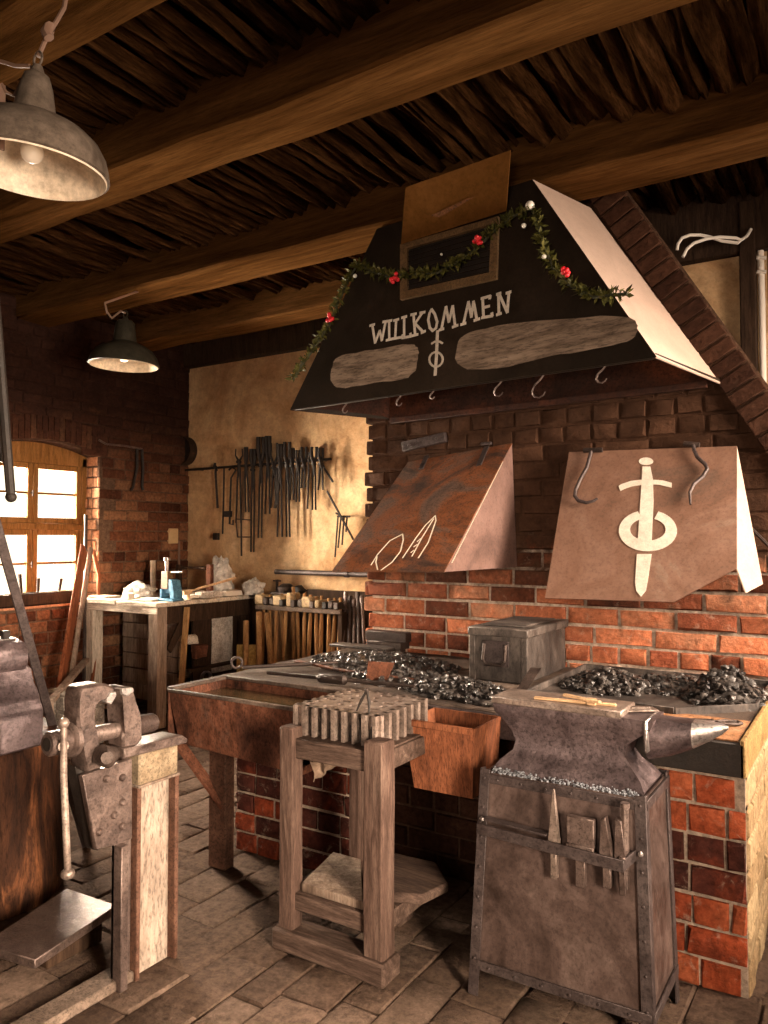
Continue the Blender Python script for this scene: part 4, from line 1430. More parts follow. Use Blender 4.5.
b.prism([ek(*q) for q in ((396, 192), (430, 194), (460, 202), (460, 217), (445, 214), (420, 208), (398, 207))], nr2 * .0021)
a0, a1 = -1.20, PI + 1.22
N = 30
ro, ri = (93, 66), (57, 36)
cen = (384, 355)
o_ = [(cen[0] + ro[0] * math.cos(a), cen[1] + ro[1] * math.sin(a)) for a in [a0 + (a1 - a0) * k / N for k in range(N + 1)]]
i_ = [(cen[0] + ri[0] * math.cos(a), cen[1] - 4 + ri[1] * math.sin(a)) for a in [a0 + (a1 - a0) * k / N for k in range(N + 1)]]
for k in range(N):
    b.prism([ek(*o_[k]), ek(*o_[k + 1]), ek(*i_[k + 1]), ek(*i_[k])], nr2 * .0017)
b.build('sword_emblem', 'white', rh)
for (pts, hx) in (([(206, 108), (200, 130), (192, 160), (172, 195), (156, 232), (154, 250), (165, 265), (190, 272), (214, 266), (226, 258)], (180, 250)),
                  ([(532, 90), (534, 105), (545, 128), (570, 150), (576, 165), (562, 188), (534, 212), (520, 240), (522, 278)], (500, 560))):
    b = MB()
    P_ = [ek(*q, .022) for q in pts]
    b.tube(P_, [.009] * (len(P_) - 3) + [.008, .007, .005], 8)
    b.build('curved_handle', 'angle', rh)
    b = MB()
    b.tube([ek(hx[0], 101 if hx[0] < 300 else 80, .012), ek(hx[1] - 10, 100 if hx[0] < 300 else 84, .012)], .012, 8)
    b.build('hinge', 'iron', rh)
b = MB()
q = at(760, 553, y=3.8)
b.tube([at(750, 527, y=3.79), at(769, 546, y=3.77)], .008, 6)
single(b, 'wall_hook', 'iron', 'short iron hook on the bricks beside the right hood flap', 'hook')

# ================================================================== LAMPS


def pendant(label, rim_c, R, tilt, outp, shade, inner, lit, hang):
    root = thing('pendant_lamp', label, 'lamp', rim_c)
    mt = Matrix.Translation(rim_c) @ Matrix.Rotation(tilt[1], 4, tilt[0])
    s = R
    tz = outp[-1][1]
    b = MB(); b.lathe([(r * s, z * s) for r, z in outp] + [(max(r * s - .006, .004), z * s - .004) for r, z in outp[::-1][1:]] + [(s * .985, -.001)], mt, 40, True)
    sh = b.build('shade', shade, root)
    b = MB()
    b.lathe([(r * s - .0075, z * s - .005) for r, z in outp[:7]] + [(r * s - .010, z * s - .008) for r, z in outp[:7][::-1]], mt, 40, True)
    b.build('inner_shade', inner, sh)
    b = MB()
    b.lathe([(.001, .02)] + [(.033 * math.sin(a), .053 - .033 * math.cos(a)) for a in [PI * k / 10 for k in range(1, 9)]] + [(.015, .095), (.014, .13)], mt, 20)
    b.build('bulb', 'bulbon' if lit else 'bulb', root)
    b = MB()
    b.lathe([(.02, .115), (.022, .13), (.022, .2)], mt, 14)
    b.build('socket', 'darkenamel', root)
    top = mt @ V((0, 0, tz * s))
    b = MB()
    b.lathe([(outp[-1][0] * s, (tz - .01) * s), (.02, (tz + .02) * s), (.014, (tz + .1) * s)], mt, 16)
    b.tube([mt @ V((.02 * math.cos(2 * PI * k / 12), 0, (tz + .19) * s + .022 * math.sin(2 * PI * k / 12))) for k in range(13)], .004, 6, False)
    b.build('hanger', shade, root)
    ht = mt @ V((0, 0, (tz + .22) * s))
    b = MB(); b.tube([ht] + [V(q) for q in hang], .007, 8); b.build('cord', 'cord', root)
    return root, mt


nc = at(31, 170, d=2.3)
lp, mt = pendant('large grey enamel pendant lamp tilted at the near left', nc, .223, ('Y', .08), [(1.0, 0), (.985, .1), (.94, .26), (.85, .41), (.7, .54), (.52, .63), (.36, .68), (.275, .73), (.255, .84), (.21, 1.1), (.16, 1.25), (.1, 1.29)], 'enamel', 'enamelin', False,
                 [at(42, 48, d=2.3), at(48, 34, d=2.31), at(56, 22, d=2.32), at(64, 8, d=2.33), V((at(72, -12, d=2.34).x, at(72, -12, d=2.34).y, 3.2))])
b = MB()
b.tube([at(49, 38, d=2.29), at(46, 32, d=2.29), at(50, 27, d=2.29), at(47, 36, d=2.32)], .016, 8)
b.build('cord_knot', 'cord', lp)
b = MB()
b.tube([at(24, 78, d=2.3), at(14, 96, d=2.3), at(6, 92, d=2.3), at(2, 84, d=2.3), at(-3, 88, d=2.3)], .005, 6)
b.bar(at(2, 85, d=2.3), at(1, 150, d=2.3), .02, .006, .001)
b.tube([at(30, 66, d=2.3), at(16, 66, d=2.32), at(-4, 60, d=2.34)], .006, 6)
b.build('wire', 'cord', lp)
mc = at(124, 365, d=5.0)
lp2, _ = pendant('dark enamel pendant lamp with a lit bulb hanging before the far corner', mc, .222, ('Y', .03), [(1.0, 0), (.985, .06), (.93, .24), (.8, .42), (.6, .55), (.42, .62), (.34, .68), (.31, .85), (.27, 1.22), (.2, 1.3)], 'darkenamel', 'enamelin', True,
                 [at(121, 311, d=5.0), at(112, 318, d=5.0), at(107, 312, d=5.0), at(105, 303, d=5.0), V((at(104, 300, d=5.0).x, 3.5, 3.13))])

# conduit and cable by the back window
b = MB()
b.tube([at(760, 236, y=4.57), at(762, 300, y=4.57), V((at(762, 300, y=4.57).x, 4.57, 1.4))], .017, 10)
for v_ in (258, 272): b.tube([at(757, v_, y=4.56), at(766, v_, y=4.56)], .011, 8)
single(b, 'conduit', 'cable', 'white vertical conduit at the right edge beside the back window', 'conduit')
b = MB()
b.tube([at(677, 250, y=4.3), at(678, 244, y=4.3), at(682, 238, y=4.32), at(690, 235, y=4.35), at(700, 235, y=4.38), at(710, 237, y=4.4), at(722, 241, y=4.42), at(738, 243, y=4.45), at(741, 240, y=4.46)], .0085, 8)
b.tube([at(683, 257, y=4.28), at(687, 249, y=4.3), at(694, 243, y=4.32), at(706, 239, y=4.36), at(720, 237, y=4.4), at(736, 238, y=4.44), at(741, 240, y=4.46), at(747, 236, y=4.5), at(751, 229, y=4.52)], .0085, 8)
b.tube([at(755, 230, y=4.55), at(759, 238, y=4.57)], .011, 8)
single(b, 'cable', 'cable', 'white cable looped over the plaster behind the brick slope', 'cable')

# ================================================================== BACK WALL TOOLS
RZ, RYW = 2.085, 5.13
b = MB()
r0, r1 = at(189, 470, y=RYW), at(331, 459, y=RYW)
b.tube([V((-5.46, RYW, r0.z)), r1], .011, 8)
for q in (V((-5.3, RYW, r0.z)), r0.lerp(r1, .5), r1 - V((.1, 0, 0))): b.tube([q, q + V((0, YB - RYW, 0))], .009, 6)
single(b, 'tool_rail', 'blackiron', 'long iron rail on the plaster wall carrying the tongs', 'rail')
WT = 'tongs and bars hanging on the plaster wall'


def wp(u, v, y=5.10): return at(u, v, y=y)


def tongs(u, v0, vj, v1, spread, head, label, y=5.10, lean=0):
    """v0 jaw top, vj rivet, v1 ends of the reins"""
    root = thing('smith_tongs', label, 'tongs', wp(u, vj, y), WT)
    for s in (-1, 1):
        b = MB()
        p = [wp(u + s * head[0], v0, y + .008 * s), wp(u + s * head[0] * 1.1, v0 + (vj - v0) * .5, y + .008 * s), wp(u - s * .2, vj, y + .008 * s), wp(u - s * 1.4 + lean * .2, vj + (v1 - vj) * .3, y + .008 * s), wp(u - s * spread + lean, v1, y + .006 * s)]
        b.tube(p, [head[1], head[1], .013, .0085, .008], 6)
        b.build('rein', 'blackiron', root)
    b = MB()
    q = wp(u, vj, y)
    b.tube([q - V((0, .024, 0)), q + V((0, .018, 0))], .014, 8)
    b.build('rivet', 'blackiron', root)
    return root


tl = [
    (239, 449, 462, 523, 2.5, (3.2, .006), 'slender tongs with curled open jaws near the left of the wall rail'),
    (246, 447, 466, 512, 1.5, (1.0, .012), 'short black tongs left of the longest pair on the rail'),
    (253, 449, 470, 552, 1.4, (1.8, .017), 'longest tongs on the rail, reins reaching lowest of all'),
    (261, 437, 466, 538, 1.6, (2.6, .02), 'tongs with tall boxy jaws rising above the rail'),
    (268, 436, 465, 514, 2.4, (1.6, .016), 'tongs with a broad head just right of the boxy jaws'),
    (274, 443, 468, 508, 2.6, (3.0, .010), 'tongs with a hooked jaw bent over to the right'),
    (280, 444, 467, 537, 2.4, (1.2, .016), 'long tongs with spread reins below the hooked pair'),
    (287, 442, 466, 537, 1.6, (2.4, .014), 'long straight tongs at the middle of the rail'),
    (292, 448, 466, 500, 1.8, (1.5, .012), 'short tongs right of the long straight pair'),
    (298, 450, 466, 502, 1.6, (1.6, .012), 'short tongs with slim jaws, fourth pair from the right'),
    (304, 447, 466, 488, 1.6, (2.2, .012), 'stubby tongs, third pair from the right'),
    (314, 447, 464, 510, 1.6, (2.4, .014), 'tongs with closed dark jaws, second pair from the right'),
    (321, 448, 464, 490, 2.4, (1.8, .012), 'last tongs at the right end of the rail'),
]
for i, (u, v0, vj, v1, sp_, hd, lab) in enumerate(tl):
    tongs(u, v0, vj, v1, sp_, hd, lab, 5.085 + .014 * (i % 3), random.uniform(-1.5, 1.5))


def wallbar(name, label, cat, pts, r=.008, fn=None, y=5.10):
    b = MB()
    b.tube([wp(u, v, y) for u, v in pts], r, 6)
    if fn: fn(b)
    single(b, name, 'blackiron', label, cat, WT)


wallbar('iron_bar', 'thick short iron bar with an eye, leftmost tool on the rail', 'bar', [(215, 463), (214, 467), (217, 470), (216, 466), (215.5, 472), (217.5, 508)], .011)
wallbar('iron_bar', 'thin long iron bar ending in a small block', 'bar', [(224, 468), (223.5, 500), (222.5, 534)], .008, lambda b: b.box(wp(221, 0, 5.1).x - .04, wp(221, 0, 5.1).x + .025, 5.08, 5.11, wp(221, 540).z, wp(221, 533).z, .004))
wallbar('hook_rod', 'iron rod with a square hook at its lower end', 'hook', [(229, 470), (232, 467), (236, 470), (231, 478), (229.5, 524), (233, 524.5), (233, 520)], .009, lambda b: b.box(wp(231, 0).x - .03, wp(231, 0).x + .05, 5.08, 5.11, wp(230, 517).z, wp(230, 511).z, .003))
wallbar('iron_bar', 'iron bar with a long thin shank reaching down behind the bench bag', 'bar', [(240, 468), (241, 500), (241.5, 556)], .008)
wallbar('iron_rod', 'single slim rod hanging between the long tongs', 'rod', [(277, 468), (277.5, 505)], .013)
wallbar('iron_bar', 'straight flat bar with a wide foot below mid rail', 'bar', [(282, 462), (280, 480), (275, 508)], .013)
wallbar('iron_rod', 'slim rod near the right end of the rail', 'rod', [(309, 452), (308.5, 480), (307.5, 509)], .008)
wallbar('diagonal_rod', 'short rod leaning diagonally off the right end of the rail', 'rod', [(319, 459), (326, 471), (333, 482)], .009)
b = MB()
b.tube([at(327, 491, y=5.02), at(351, 535, y=5.12), at(353, 539, y=5.19)], .010, 6)
b.tube([at(336, 513, y=5.08), at(342, 517, y=5.19)], .008, 6)
single(b, 'support_bar', 'blackiron', 'diagonal iron bar below the rail casting a long shadow', 'bar')
tri = thing('clamp_set', 'iron hanger with four thin rods dangling by the left hood', 'hanger', at(344, 517, y=5.1))
b = MB(); b.tube([at(337.5, 516.5, y=5.1), at(350, 516.5, y=5.1)], .009, 6); b.tube([at(344, 516, y=5.1), at(344, 516, y=5.2)], .007, 6); b.build('cross_bar', 'blackiron', tri)
for a, c, v_ in ((338, 335, 557), (341, 338, 548), (344, 342, 545), (347, 346, 532)):
    b = MB(); b.tube([at(a, 517, y=5.1), at(c, v_, y=5.1)], .007, 6); b.build('rod', 'blackiron', tri)
# hanging box-shaped gauge and dark round disc
b = MB()
q0, q1 = wp(236, 520, 5.16), wp(251, 537, 5.16)
for a, c in (((236, 519), (237.5, 537)), ((237.5, 537), (251, 537)), ((251, 537), (251, 520)), ((251, 520), (236, 519))):
    b.tube([wp(*a, 5.15), wp(*c, 5.15)], .006, 6)
b.tube([wp(243, 519, 5.15), wp(243, 471, 5.14)], .004, 6)
single(b, 'wire_gauge', 'iron', 'square wire frame hanging low behind the tongs', 'frame', WT)
dc = thing('round_sieve', 'dark round sieve hung in the corner by the brick wall', 'sieve', at(188, 451, y=5.15))
q = at(184, 451, y=5.15)
mt = Matrix.Translation(q) @ Matrix.Rotation(-PI / 2, 4, 'X')
b = MB(); b.lathe([(.125, -.05), (.135, -.05), (.135, .04), (.125, .04)], mt, 28, True); b.build('hoop', 'darkwood', dc)
b = MB(); b.lathe([(.126, .0), (.126, .004)], mt, 28); b.build('screen', 'blackiron', dc)

# pipe
b = MB()
b.tube([V((-4.35, 5.13, 1.155)), V((-2.54, 5.13, 1.155))], .022, 10)
for X in (-4.1, -3.6, -3.0): b.tube([V((X, 5.13, 1.155)), V((X, 5.2, 1.155))], .012, 6)
b.tube([V((-3.62, 5.13, 1.155)), V((-3.58, 5.13, 1.155))], .029, 10)
single(b, 'wall_pipe', 'angle', 'horizontal steel pipe along the plaster above the hammer rack', 'pipe')
b = MB()
b.tube([at(179, 596, x=XL + .025), at(179, 541, x=XL + .025)], .011, 8)
single(b, 'wiring_conduit', 'cord', 'thin brown conduit climbing the brick corner by the switch', 'conduit')
sw = thing('light_switch', 'cream light switch on the brick wall in the corner', 'switch', at(173, 536, x=XL + .02))
q = at(173, 536, x=XL + .02)
b = MB(); b.box(XL, XL + .035, q.y - .055, q.y + .055, q.z - .07, q.z + .07, .006); b.build('plate', 'switch', sw)
b = MB(); b.box(XL + .034, XL + .045, q.y - .02, q.y + .02, q.z - .025, q.z + .025, .003); b.build('rocker', 'switch', sw)

# hammer rack ------------------------------------------------------------------
rk = thing('hammer_rack', 'low hammer rack with a pale front rail below the wall pipe', 'rack', (-3.9, 4.95, 0))
b = MB(); b.box(-4.34, -3.47, 4.86, 4.885, .855, .89, .003); tag(b.build('rail', 'concrete', rk), 'pale front rail')
b = MB(); b.box(-4.34, -3.47, 4.95, 4.975, .855, .89, .003); b.build('rail', 'angle', rk)
for X in (-4.33, -3.49):
    b = MB(); b.box(X - .02, X + .02, 4.88, 4.95, 0, .87, .003); b.build('post', 'darkwood', rk)
b = MB(); b.box(-3.98, -3.3, 5.09, 5.11, .0, 1.02, .003); b.build('back_board', 'darkwood', rk)  # dark panel put in for the deep shadow behind the hammers
HG = 'hammers hanging in the rack'
kinds = [('mallet', 'palehead'), ('sledge', 'iron'), ('sledge', 'iron'), ('mallet', 'palehead'), ('cross', 'blackiron'), ('mallet2', 'palehead'), ('cross', 'iron'), ('sledge', 'iron'), ('mallet', 'palehead'), ('cross', 'iron'), ('sledge', 'palehead'), ('cross', 'blackiron'), ('sledge', 'iron'), ('cross', 'iron')]
hl = ['pale wooden mallet, first from the left in the hammer rack', 'small iron hammer beside the first pale mallet', 'small iron hammer with a thin handle, third in the rack', 'large pale mallet with a handle end standing up, fourth in the rack',
      'black cross-peen hammer right of the large pale mallet', 'narrow pale mallet with a long straight handle, sixth in the rack', 'iron cross-peen hammer at the middle of the rack', 'iron sledge hammer right of the middle of the rack',
      'pale rounded mallet, ninth from the left in the rack', 'iron hammer with an orange-tinted handle, tenth in the rack', 'weathered wooden-headed hammer, eleventh in the rack', 'black hammer, third from the right in the rack',
      'iron hammer, second from the right in the rack', 'iron hammer at the right end of the rack']
for i, (kd, hm) in enumerate(kinds):
    X = -4.29 + .78 * i / 13 + random.uniform(-.01, .01)
    hr = thing('hammer', hl[i], 'hammer', (X, 4.918, .89), HG)
    hh = {'mallet': .085, 'mallet2': .11, 'sledge': .065, 'cross': .055}[kd]
    hw = {'mallet': .05, 'mallet2': .03, 'sledge': .028, 'cross': .022}[kd]
    b = MB()
    if kd == 'cross':
        b.hexa([(X - hw, 4.85, .892), (X + hw, 4.85, .892), (X + hw, 4.96, .892), (X - hw, 4.96, .892), (X - hw, 4.85, .892 + hh), (X + hw, 4.85, .892 + hh), (X + hw, 4.92, .892 + hh), (X - hw, 4.92, .892 + hh)], .005)
    else:
        b.box(X - hw, X + hw, 4.852, 4.985, .892, .892 + hh, .012)
    b.build('head', hm, hr)
    b = MB()
    ln = random.uniform(.38, .55)
    lx = random.uniform(-.03, .03)
    tp = .892 + hh + random.uniform(.005, .05)
    b.tube([V((X, 4.918, tp)), V((X, 4.918, .85)), V((X + lx * .5, 4.915, .87 - ln * .5)), V((X + lx, 4.91, .87 - ln))], [.012, .013, .018, .015], 8)
    b.build('handle', random.choice(['honey', 'brownhandle', 'brownhandle', 'honey']), hr)
# bars standing right of the rack
for i, (u0, u1) in enumerate(((346, 343), (350, 349), (354, 354), (358, 359), (362, 364))):
    top, bot = at(u0, 592 + (i % 3) * 4, y=4.98), at(u1, 642, y=4.9)
    b = MB()
    dn = (bot - top).normalized()
    b.tube([top, top + dn * ((top.z - .0) / -dn.z)], .011 + .003 * (i % 2), 8)
    b.tube([top + V((0, 0, .0)), top + dn * .05], .02, 8)
    single(b, 'steel_bar', 'iron' if i % 2 else 'vise', ['leftmost steel bar standing between the hammer rack and the chimney', 'second steel bar standing right of the hammer rack', 'middle one of the five steel bars right of the hammer rack', 'fourth steel bar standing by the chimney corner', 'steel bar standing closest to the chimney corner'][i], 'bar', 'bars standing beside the chimney')
# staves standing left of the rack
for i, (u, v0, v1, mm, lab) in enumerate(((246, 621, 663, 'honey', 'short upright wooden stave left of the hammer rack'), (259, 612, 664, 'honey', 'round wooden stave standing nearest the hammer rack'), (267, 613, 664, 'brownhandle', 'slanting wooden stave against the rack front'),
                                          (241, 645, 664, 'yellow', 'yellow board end low behind the trough'), (253, 645, 664, 'yellow', 'second yellow board end beside the round stave'))):
    top, bot = at(u, v0, y=4.78), at(u + (4 if i == 2 else 0), v1, y=4.70)
    dn = (bot - top).normalized()
    b = MB()
    if mm == 'yellow': b.bar(top, top + dn * (top.z / -dn.z), .07, .02, .003)
    else: b.tube([top, top + dn * (top.z / -dn.z)], .024, 10)
    single(b, 'wooden_stave', mm, lab, 'stave', 'staves standing by the hammer rack')
# side table
tb = thing('side_table', 'narrow dark table along the plaster wall behind the hammer rack', 'table', (-4.3, 5.1, 0))
b = MB(); b.box(-4.54, -4.0, 5.0, 5.19, .94, .965, .005); b.build('table_top', 'concrete', tb)
b = MB(); b.box(-4.5, -4.04, 5.02, 5.17, .86, .94, .004); b.build('apron', 'darkwood', tb)
for X in (-4.5, -4.06):
    for Y in (5.05, 5.15):
        b = MB(); b.box(X - .025, X + .025, Y - .025, Y + .025, 0, .9, .004); b.build('leg', 'darkwood', tb)
gv_ = thing('pipe_vise', 'small dark iron pipe vise on the side table', 'vise', (-4.2, 5.09, .965))
b = MB(); b.box(-4.33, -4.13, 5.03, 5.15, .965, .99, .006); b.lathe([(.06, .985), (.072, 1.0), (.072, 1.03), (.05, 1.05), (.03, 1.06)], Matrix.Translation((-4.2, 5.09, 0)), 18); b.build('base', 'iron', gv_)
b = MB(); b.tube([V((-4.3, 5.09, .98)), V((-4.3, 5.09, 1.09))], .012, 8); b.tube([V((-4.34, 5.09, 1.08)), V((-4.26, 5.09, 1.08))], .007, 6); b.build('screw', 'iron', gv_)
b = MB()
b.ico((-4.07, 5.09, 1.008), .055, 2, .25, (1.2, 1, .8))
single(b, 'cloth_bundle', 'blackiron', 'dark lump of cloth at the right end of the side table', 'bundle')
# ================================================================== WORKBENCH IN THE CORNER
wx0, wx1, wy0, wy1, wz = -5.44, -4.565, 4.03, 5.1, .955
wb = thing('workbench', 'whitewashed wooden workbench in the corner under clutter', 'workbench', (-5.0, 4.5, 0))
b = MB()
Y = wy0 - .02
for k, (c0, c1, dz) in enumerate(((wx0 - .02, -5.03, .004), (-5.02, wx1 + .01, -.002))):
    b.box(c0, c1, wy0 - .03, wy0 + .2, wz - .035, wz + dz, .006)
for k in range(4):
    b.box(wx0, wx1 + .004, wy0 + .205 + k * .217, wy0 + .415 + k * .217, wz - .035, wz - .003 * (k % 2), .005)
b.subdiv(2); b.rough(.003, 7)
b.build('bench_top', 'whitewoodx', wb)
b = MB(); b.box(wx0 + .01, wx1 - .01, wy0 - .01, wy0 + .03, wz - .09, wz - .035, .004); b.build('front_rail', 'whitewoodx', wb)
b = MB(); b.box(wx1 - .045, wx1 - .005, wy0 + .09, wy1, wz - .17, wz - .035, .004); b.build('side_rail', 'darkwood', wb)
for (X, Y, m_) in ((wx0 + .06, wy0 + .04, 'whitewood'), (wx1 - .06, wy0 + .04, 'greywood'), (wx0 + .06, wy1 - .06, 'darkwood'), (wx1 - .06, wy1 - .06, 'darkwood')):
    b = MB(); b.box(X - .052, X + .052, Y - .045, Y + .055, 0, wz - .034, .005); b.subdiv(2); b.rough(.003, 6); b.build('leg', m_, wb)
b = MB()
for k in range(6): b.box(wx0 + .1, wx1 - .1, wy0 + .30, wy0 + .325, .12 + k * .125, .12 + k * .125 + .119, .003, None, .003)
b.build('back_boards', 'greywood', wb)
b = MB(); b.hexa([V(q) for q in ((wx1 - .02, wy0 + .09, .60), (wx1 + .0, wy0 + .09, .60), (wx1 + .0, wy0 + .13, .56), (wx1 - .02, wy0 + .13, .56), (wx1 - .02, wy0 + .30, .93), (wx1 + .0, wy0 + .30, .93), (wx1 + .0, wy0 + .42, .93), (wx1 - .02, wy0 + .42, .93))], .003); b.build('brace', 'darkwood', wb)
b = MB(); b.box(wx1 - .12, wx1 - .1, wy0 + .45, wy1, .06, .8, .003); b.build('inner_board', 'darkwood', wb)
b = MB(); b.box(wx0 + .08, wx1 - .02, wy0 + .33, wy1 - .03, .38, .40); b.build('shelf', 'darkwood', wb)
# white panel and scraps stored under the bench side
b = MB(); b.box(wx1 - .095, wx1 - .085, 4.68, 4.92, .32, .84, .002); b.subdiv(3); b.rough(.006, 8)
single(b, 'white_panel', 'mesh', 'chipped white panel standing under the right side of the workbench', 'panel')
b = MB()
t0, t1 = at(187, 607, x=wx1 + .03), at(181, 690, x=wx1 + .05)
dn = (t1 - t0).normalized()
b.bar(t0, t0 + dn * (t0.z / -dn.z), .045, .022, .003)
single(b, 'wooden_lath', 'honey', 'light wooden lath leaning upright against the right side of the workbench', 'lath')
SG = 'iron scraps stored under the workbench side'
sl = ['flat scrap with a pale edge, topmost under the bench side', 'small box of rusty scrap under the bench side', 'rusty bent strap under the bench side', 'low heap end of bar scrap under the bench side', 'round scrap ring under the bench side', 'short pipe end under the bench side']
for i, (Y, z0, z1, wd) in enumerate(((4.42, .60, .66, .12), (4.52, .48, .58, .14), (4.36, .34, .40, .10), (4.46, .16, .26, .16), (4.60, .26, .34, .08), (4.34, .06, .14, .1))):
    b = MB()
    if i == 4: b.lathe([(.045, 0), (.055, 0), (.055, .03), (.045, .03)], Matrix.Translation((wx1 - .085, Y, .3)) @ Matrix.Rotation(PI / 2, 4, 'Y'), 18, True)
    elif i == 5: b.tube([V((wx1 - .09, Y, .1)), V((wx1 - .02, Y - .05, .1))], .035, 12)
    else:
        b.box(wx1 - .098, wx1 - .04, Y - wd / 2, Y + wd / 2, z0, z1, .008, None, .012)
        b.box(wx1 - .06, wx1 - .03, Y - wd / 3, Y + wd / 3, z0, z0 + .02, .002)
    b.box(wx1 - .11, wx1 - .06, Y - .01, Y + .01, z0 + .01, z0 + .03)
    single(b, 'iron_scrap', ('mesh', 'rustbrown', 'iron', 'iron', 'bright', 'iron')[i], sl[i], 'scrap', SG)

# on the bench: pixel column -> a spot on the bench top


def bt(u, y): return at(u, 590, y=y).x


def crumple(name, label, c, r, sc, sub=4, mat_='foil', jit=.35):
    b = MB()
    g = bmesh.ops.create_icosphere(b.bm, subdivisions=sub, radius=1)
    off = V((random.random() * 40, 3, 8))
    for v in g['verts']:
        q = v.co.copy()
        k = 1 + jit * (abs(noise.noise(q * 1.7 + off)) * 1.6 - .4) + .22 * (abs(noise.noise(q * 4.5 + off)) - .2)
        q = V((q.x * sc[0], q.y * sc[1], q.z * sc[2])) * r * k
        q.z = max(q.z, -r * sc[2] * .55)
        v.co = V(c) + q + V((0, 0, r * sc[2] * .55))
    single(b, name, mat_, label, 'bag' if mat_ == 'foil' else 'cloth')


crumple('plastic_bag', 'crumpled clear plastic bag lying flat on the left of the workbench', (at(139, 588, y=4.35).x, 4.35, wz), .125, (1.2, .8, .6))
crumple('plastic_bag', 'tall crumpled clear plastic bag at the back end of the workbench', (at(221, 580, y=4.93).x, 4.93, wz), .185, (.6, .55, 1.1))
crumple('plastic_bag', 'small crumpled clear plastic bag next to the tall one by the plaster', (-4.50, 5.02, wz + .005), .095, (.95, .8, .95))
b = MB(); px_ = at(153, 590, y=4.5).x; b.tube([V((px_, 4.5, wz)), V((px_ - .005, 4.5, wz + .30))], .024, 10); b.lathe([(.045, 0), (.045, .012), (.025, .02)], Matrix.Translation((px_, 4.5, wz)), 14)
single(b, 'wooden_post', 'whitewood', 'pale upright wooden peg standing on the workbench before the brick wall', 'peg')
bv = thing('bench_vise', 'small blue bench vise on the front right of the workbench', 'vise', (-4.66, 4.22, wz))
b = MB(); b.box(-4.75, -4.57, 4.17, 4.29, wz, wz + .02, .004); b.prism([(-4.62, 4.19, wz + .02), (-4.575, 4.19, wz + .02), (-4.575, 4.19, wz + .06), (-4.60, 4.19, wz + .16), (-4.64, 4.19, wz + .17), (-4.64, 4.19, wz + .1)], (0, .09, 0), .005)
b.box(-4.74, -4.71, 4.19, 4.27, wz + .02, wz + .09, .005); b.box(-4.72, -4.63, 4.21, 4.26, wz + .055, wz + .1, .005)
b.build('body', 'blue', bv)
b = MB(); b.box(-4.735, -4.66, 4.2, 4.26, wz + .09, wz + .23, .004); b.build('jaw', 'bronze', bv)
b = MB(); b.tube([V((-4.70, 4.23, wz + .2)), V((-4.70, 4.23, wz + .31))], .014, 8); b.tube([V((-4.70, 4.23, wz + .315)), V((-4.70, 4.23, wz + .335))], .026, 10); b.tube([V((-4.70, 4.23, wz + .22)), V((-4.55, 4.25, wz + .225))], .008, 6); b.build('screw', 'bright', bv)
cl = thing('bar_clamp', 'bar clamp with a wooden upright lying across the back of the workbench', 'clamp', (-4.7, 4.75, wz))
b = MB(); b.tube([V((-5.1, 4.72, wz + .235)), V((-4.74, 4.74, wz + .235))], .011, 8); b.tube([V((-4.82, 4.73, wz + .235)), V((-4.78, 4.73, wz + .235))], .018, 8); b.build('bar', 'darkwood', cl)
b = MB(); b.box(-4.77, -4.715, 4.72, 4.76, wz, wz + .27, .004); b.build('upright', 'rustbrown', cl)
b = MB(); b.box(-5.12, -5.07, 4.70, 4.74, wz, wz + .26, .004); b.build('upright', 'darkwood', cl)
b = MB(); b.tube([V((-4.62, 4.36, wz + .06)), V((-4.46, 4.75, wz + .16))], [.007, .012], 6); b.tube([V((-4.63, 4.34, wz + .055)), V((-4.6, 4.4, wz + .065))], .017, 8)
b.tube([V((-4.61, 4.37, wz)), V((-4.61, 4.37, wz + .06))], .012, 6)
single(b, 'lever', 'stick', 'pale lever handle slanting over the workbench toward the tall plastic bag', 'lever')
pg = 'papers and offcuts on the workbench'
for i, (X, Y, sx_, sy_, h, m_, lab) in enumerate(((-5.32, 4.13, .11, .08, .02, 'whitewoodx', 'flat pale offcut at the left front of the workbench'), (-5.02, 4.12, .04, .03, .05, 'paper', 'small pale block at the middle front edge of the workbench'),
                                       (-4.86, 4.2, .13, .1, .012, 'paper', 'paper sheet beside the blue vise on the workbench'), (-4.7, 4.5, .08, .14, .03, 'paper', 'crumpled paper behind the blue vise'),
                                       (-4.63, 4.62, .04, .12, .05, 'mesh', 'pale pipe offcut before the clamp upright'), (-4.62, 4.85, .05, .1, .045, 'paper', 'folded paper under the tall plastic bag'), (-4.90, 4.62, .12, .1, .05, 'mesh', 'grey offcuts piled beside the pale peg'))):
    b = MB()
    b.box(X - sx_, X + sx_, Y - sy_, Y + sy_, wz + .001, wz + h, .004)
    b.subdiv(3); b.rough(.012 if i in (3, 5, 6) else .002, 14)
    for v in b.bm.verts: v.co.z = max(v.co.z, wz + .001)
    single(b, 'paper_sheet' if m_ == 'paper' else 'offcut', m_, lab, 'paper' if m_ == 'paper' else 'offcut', pg)

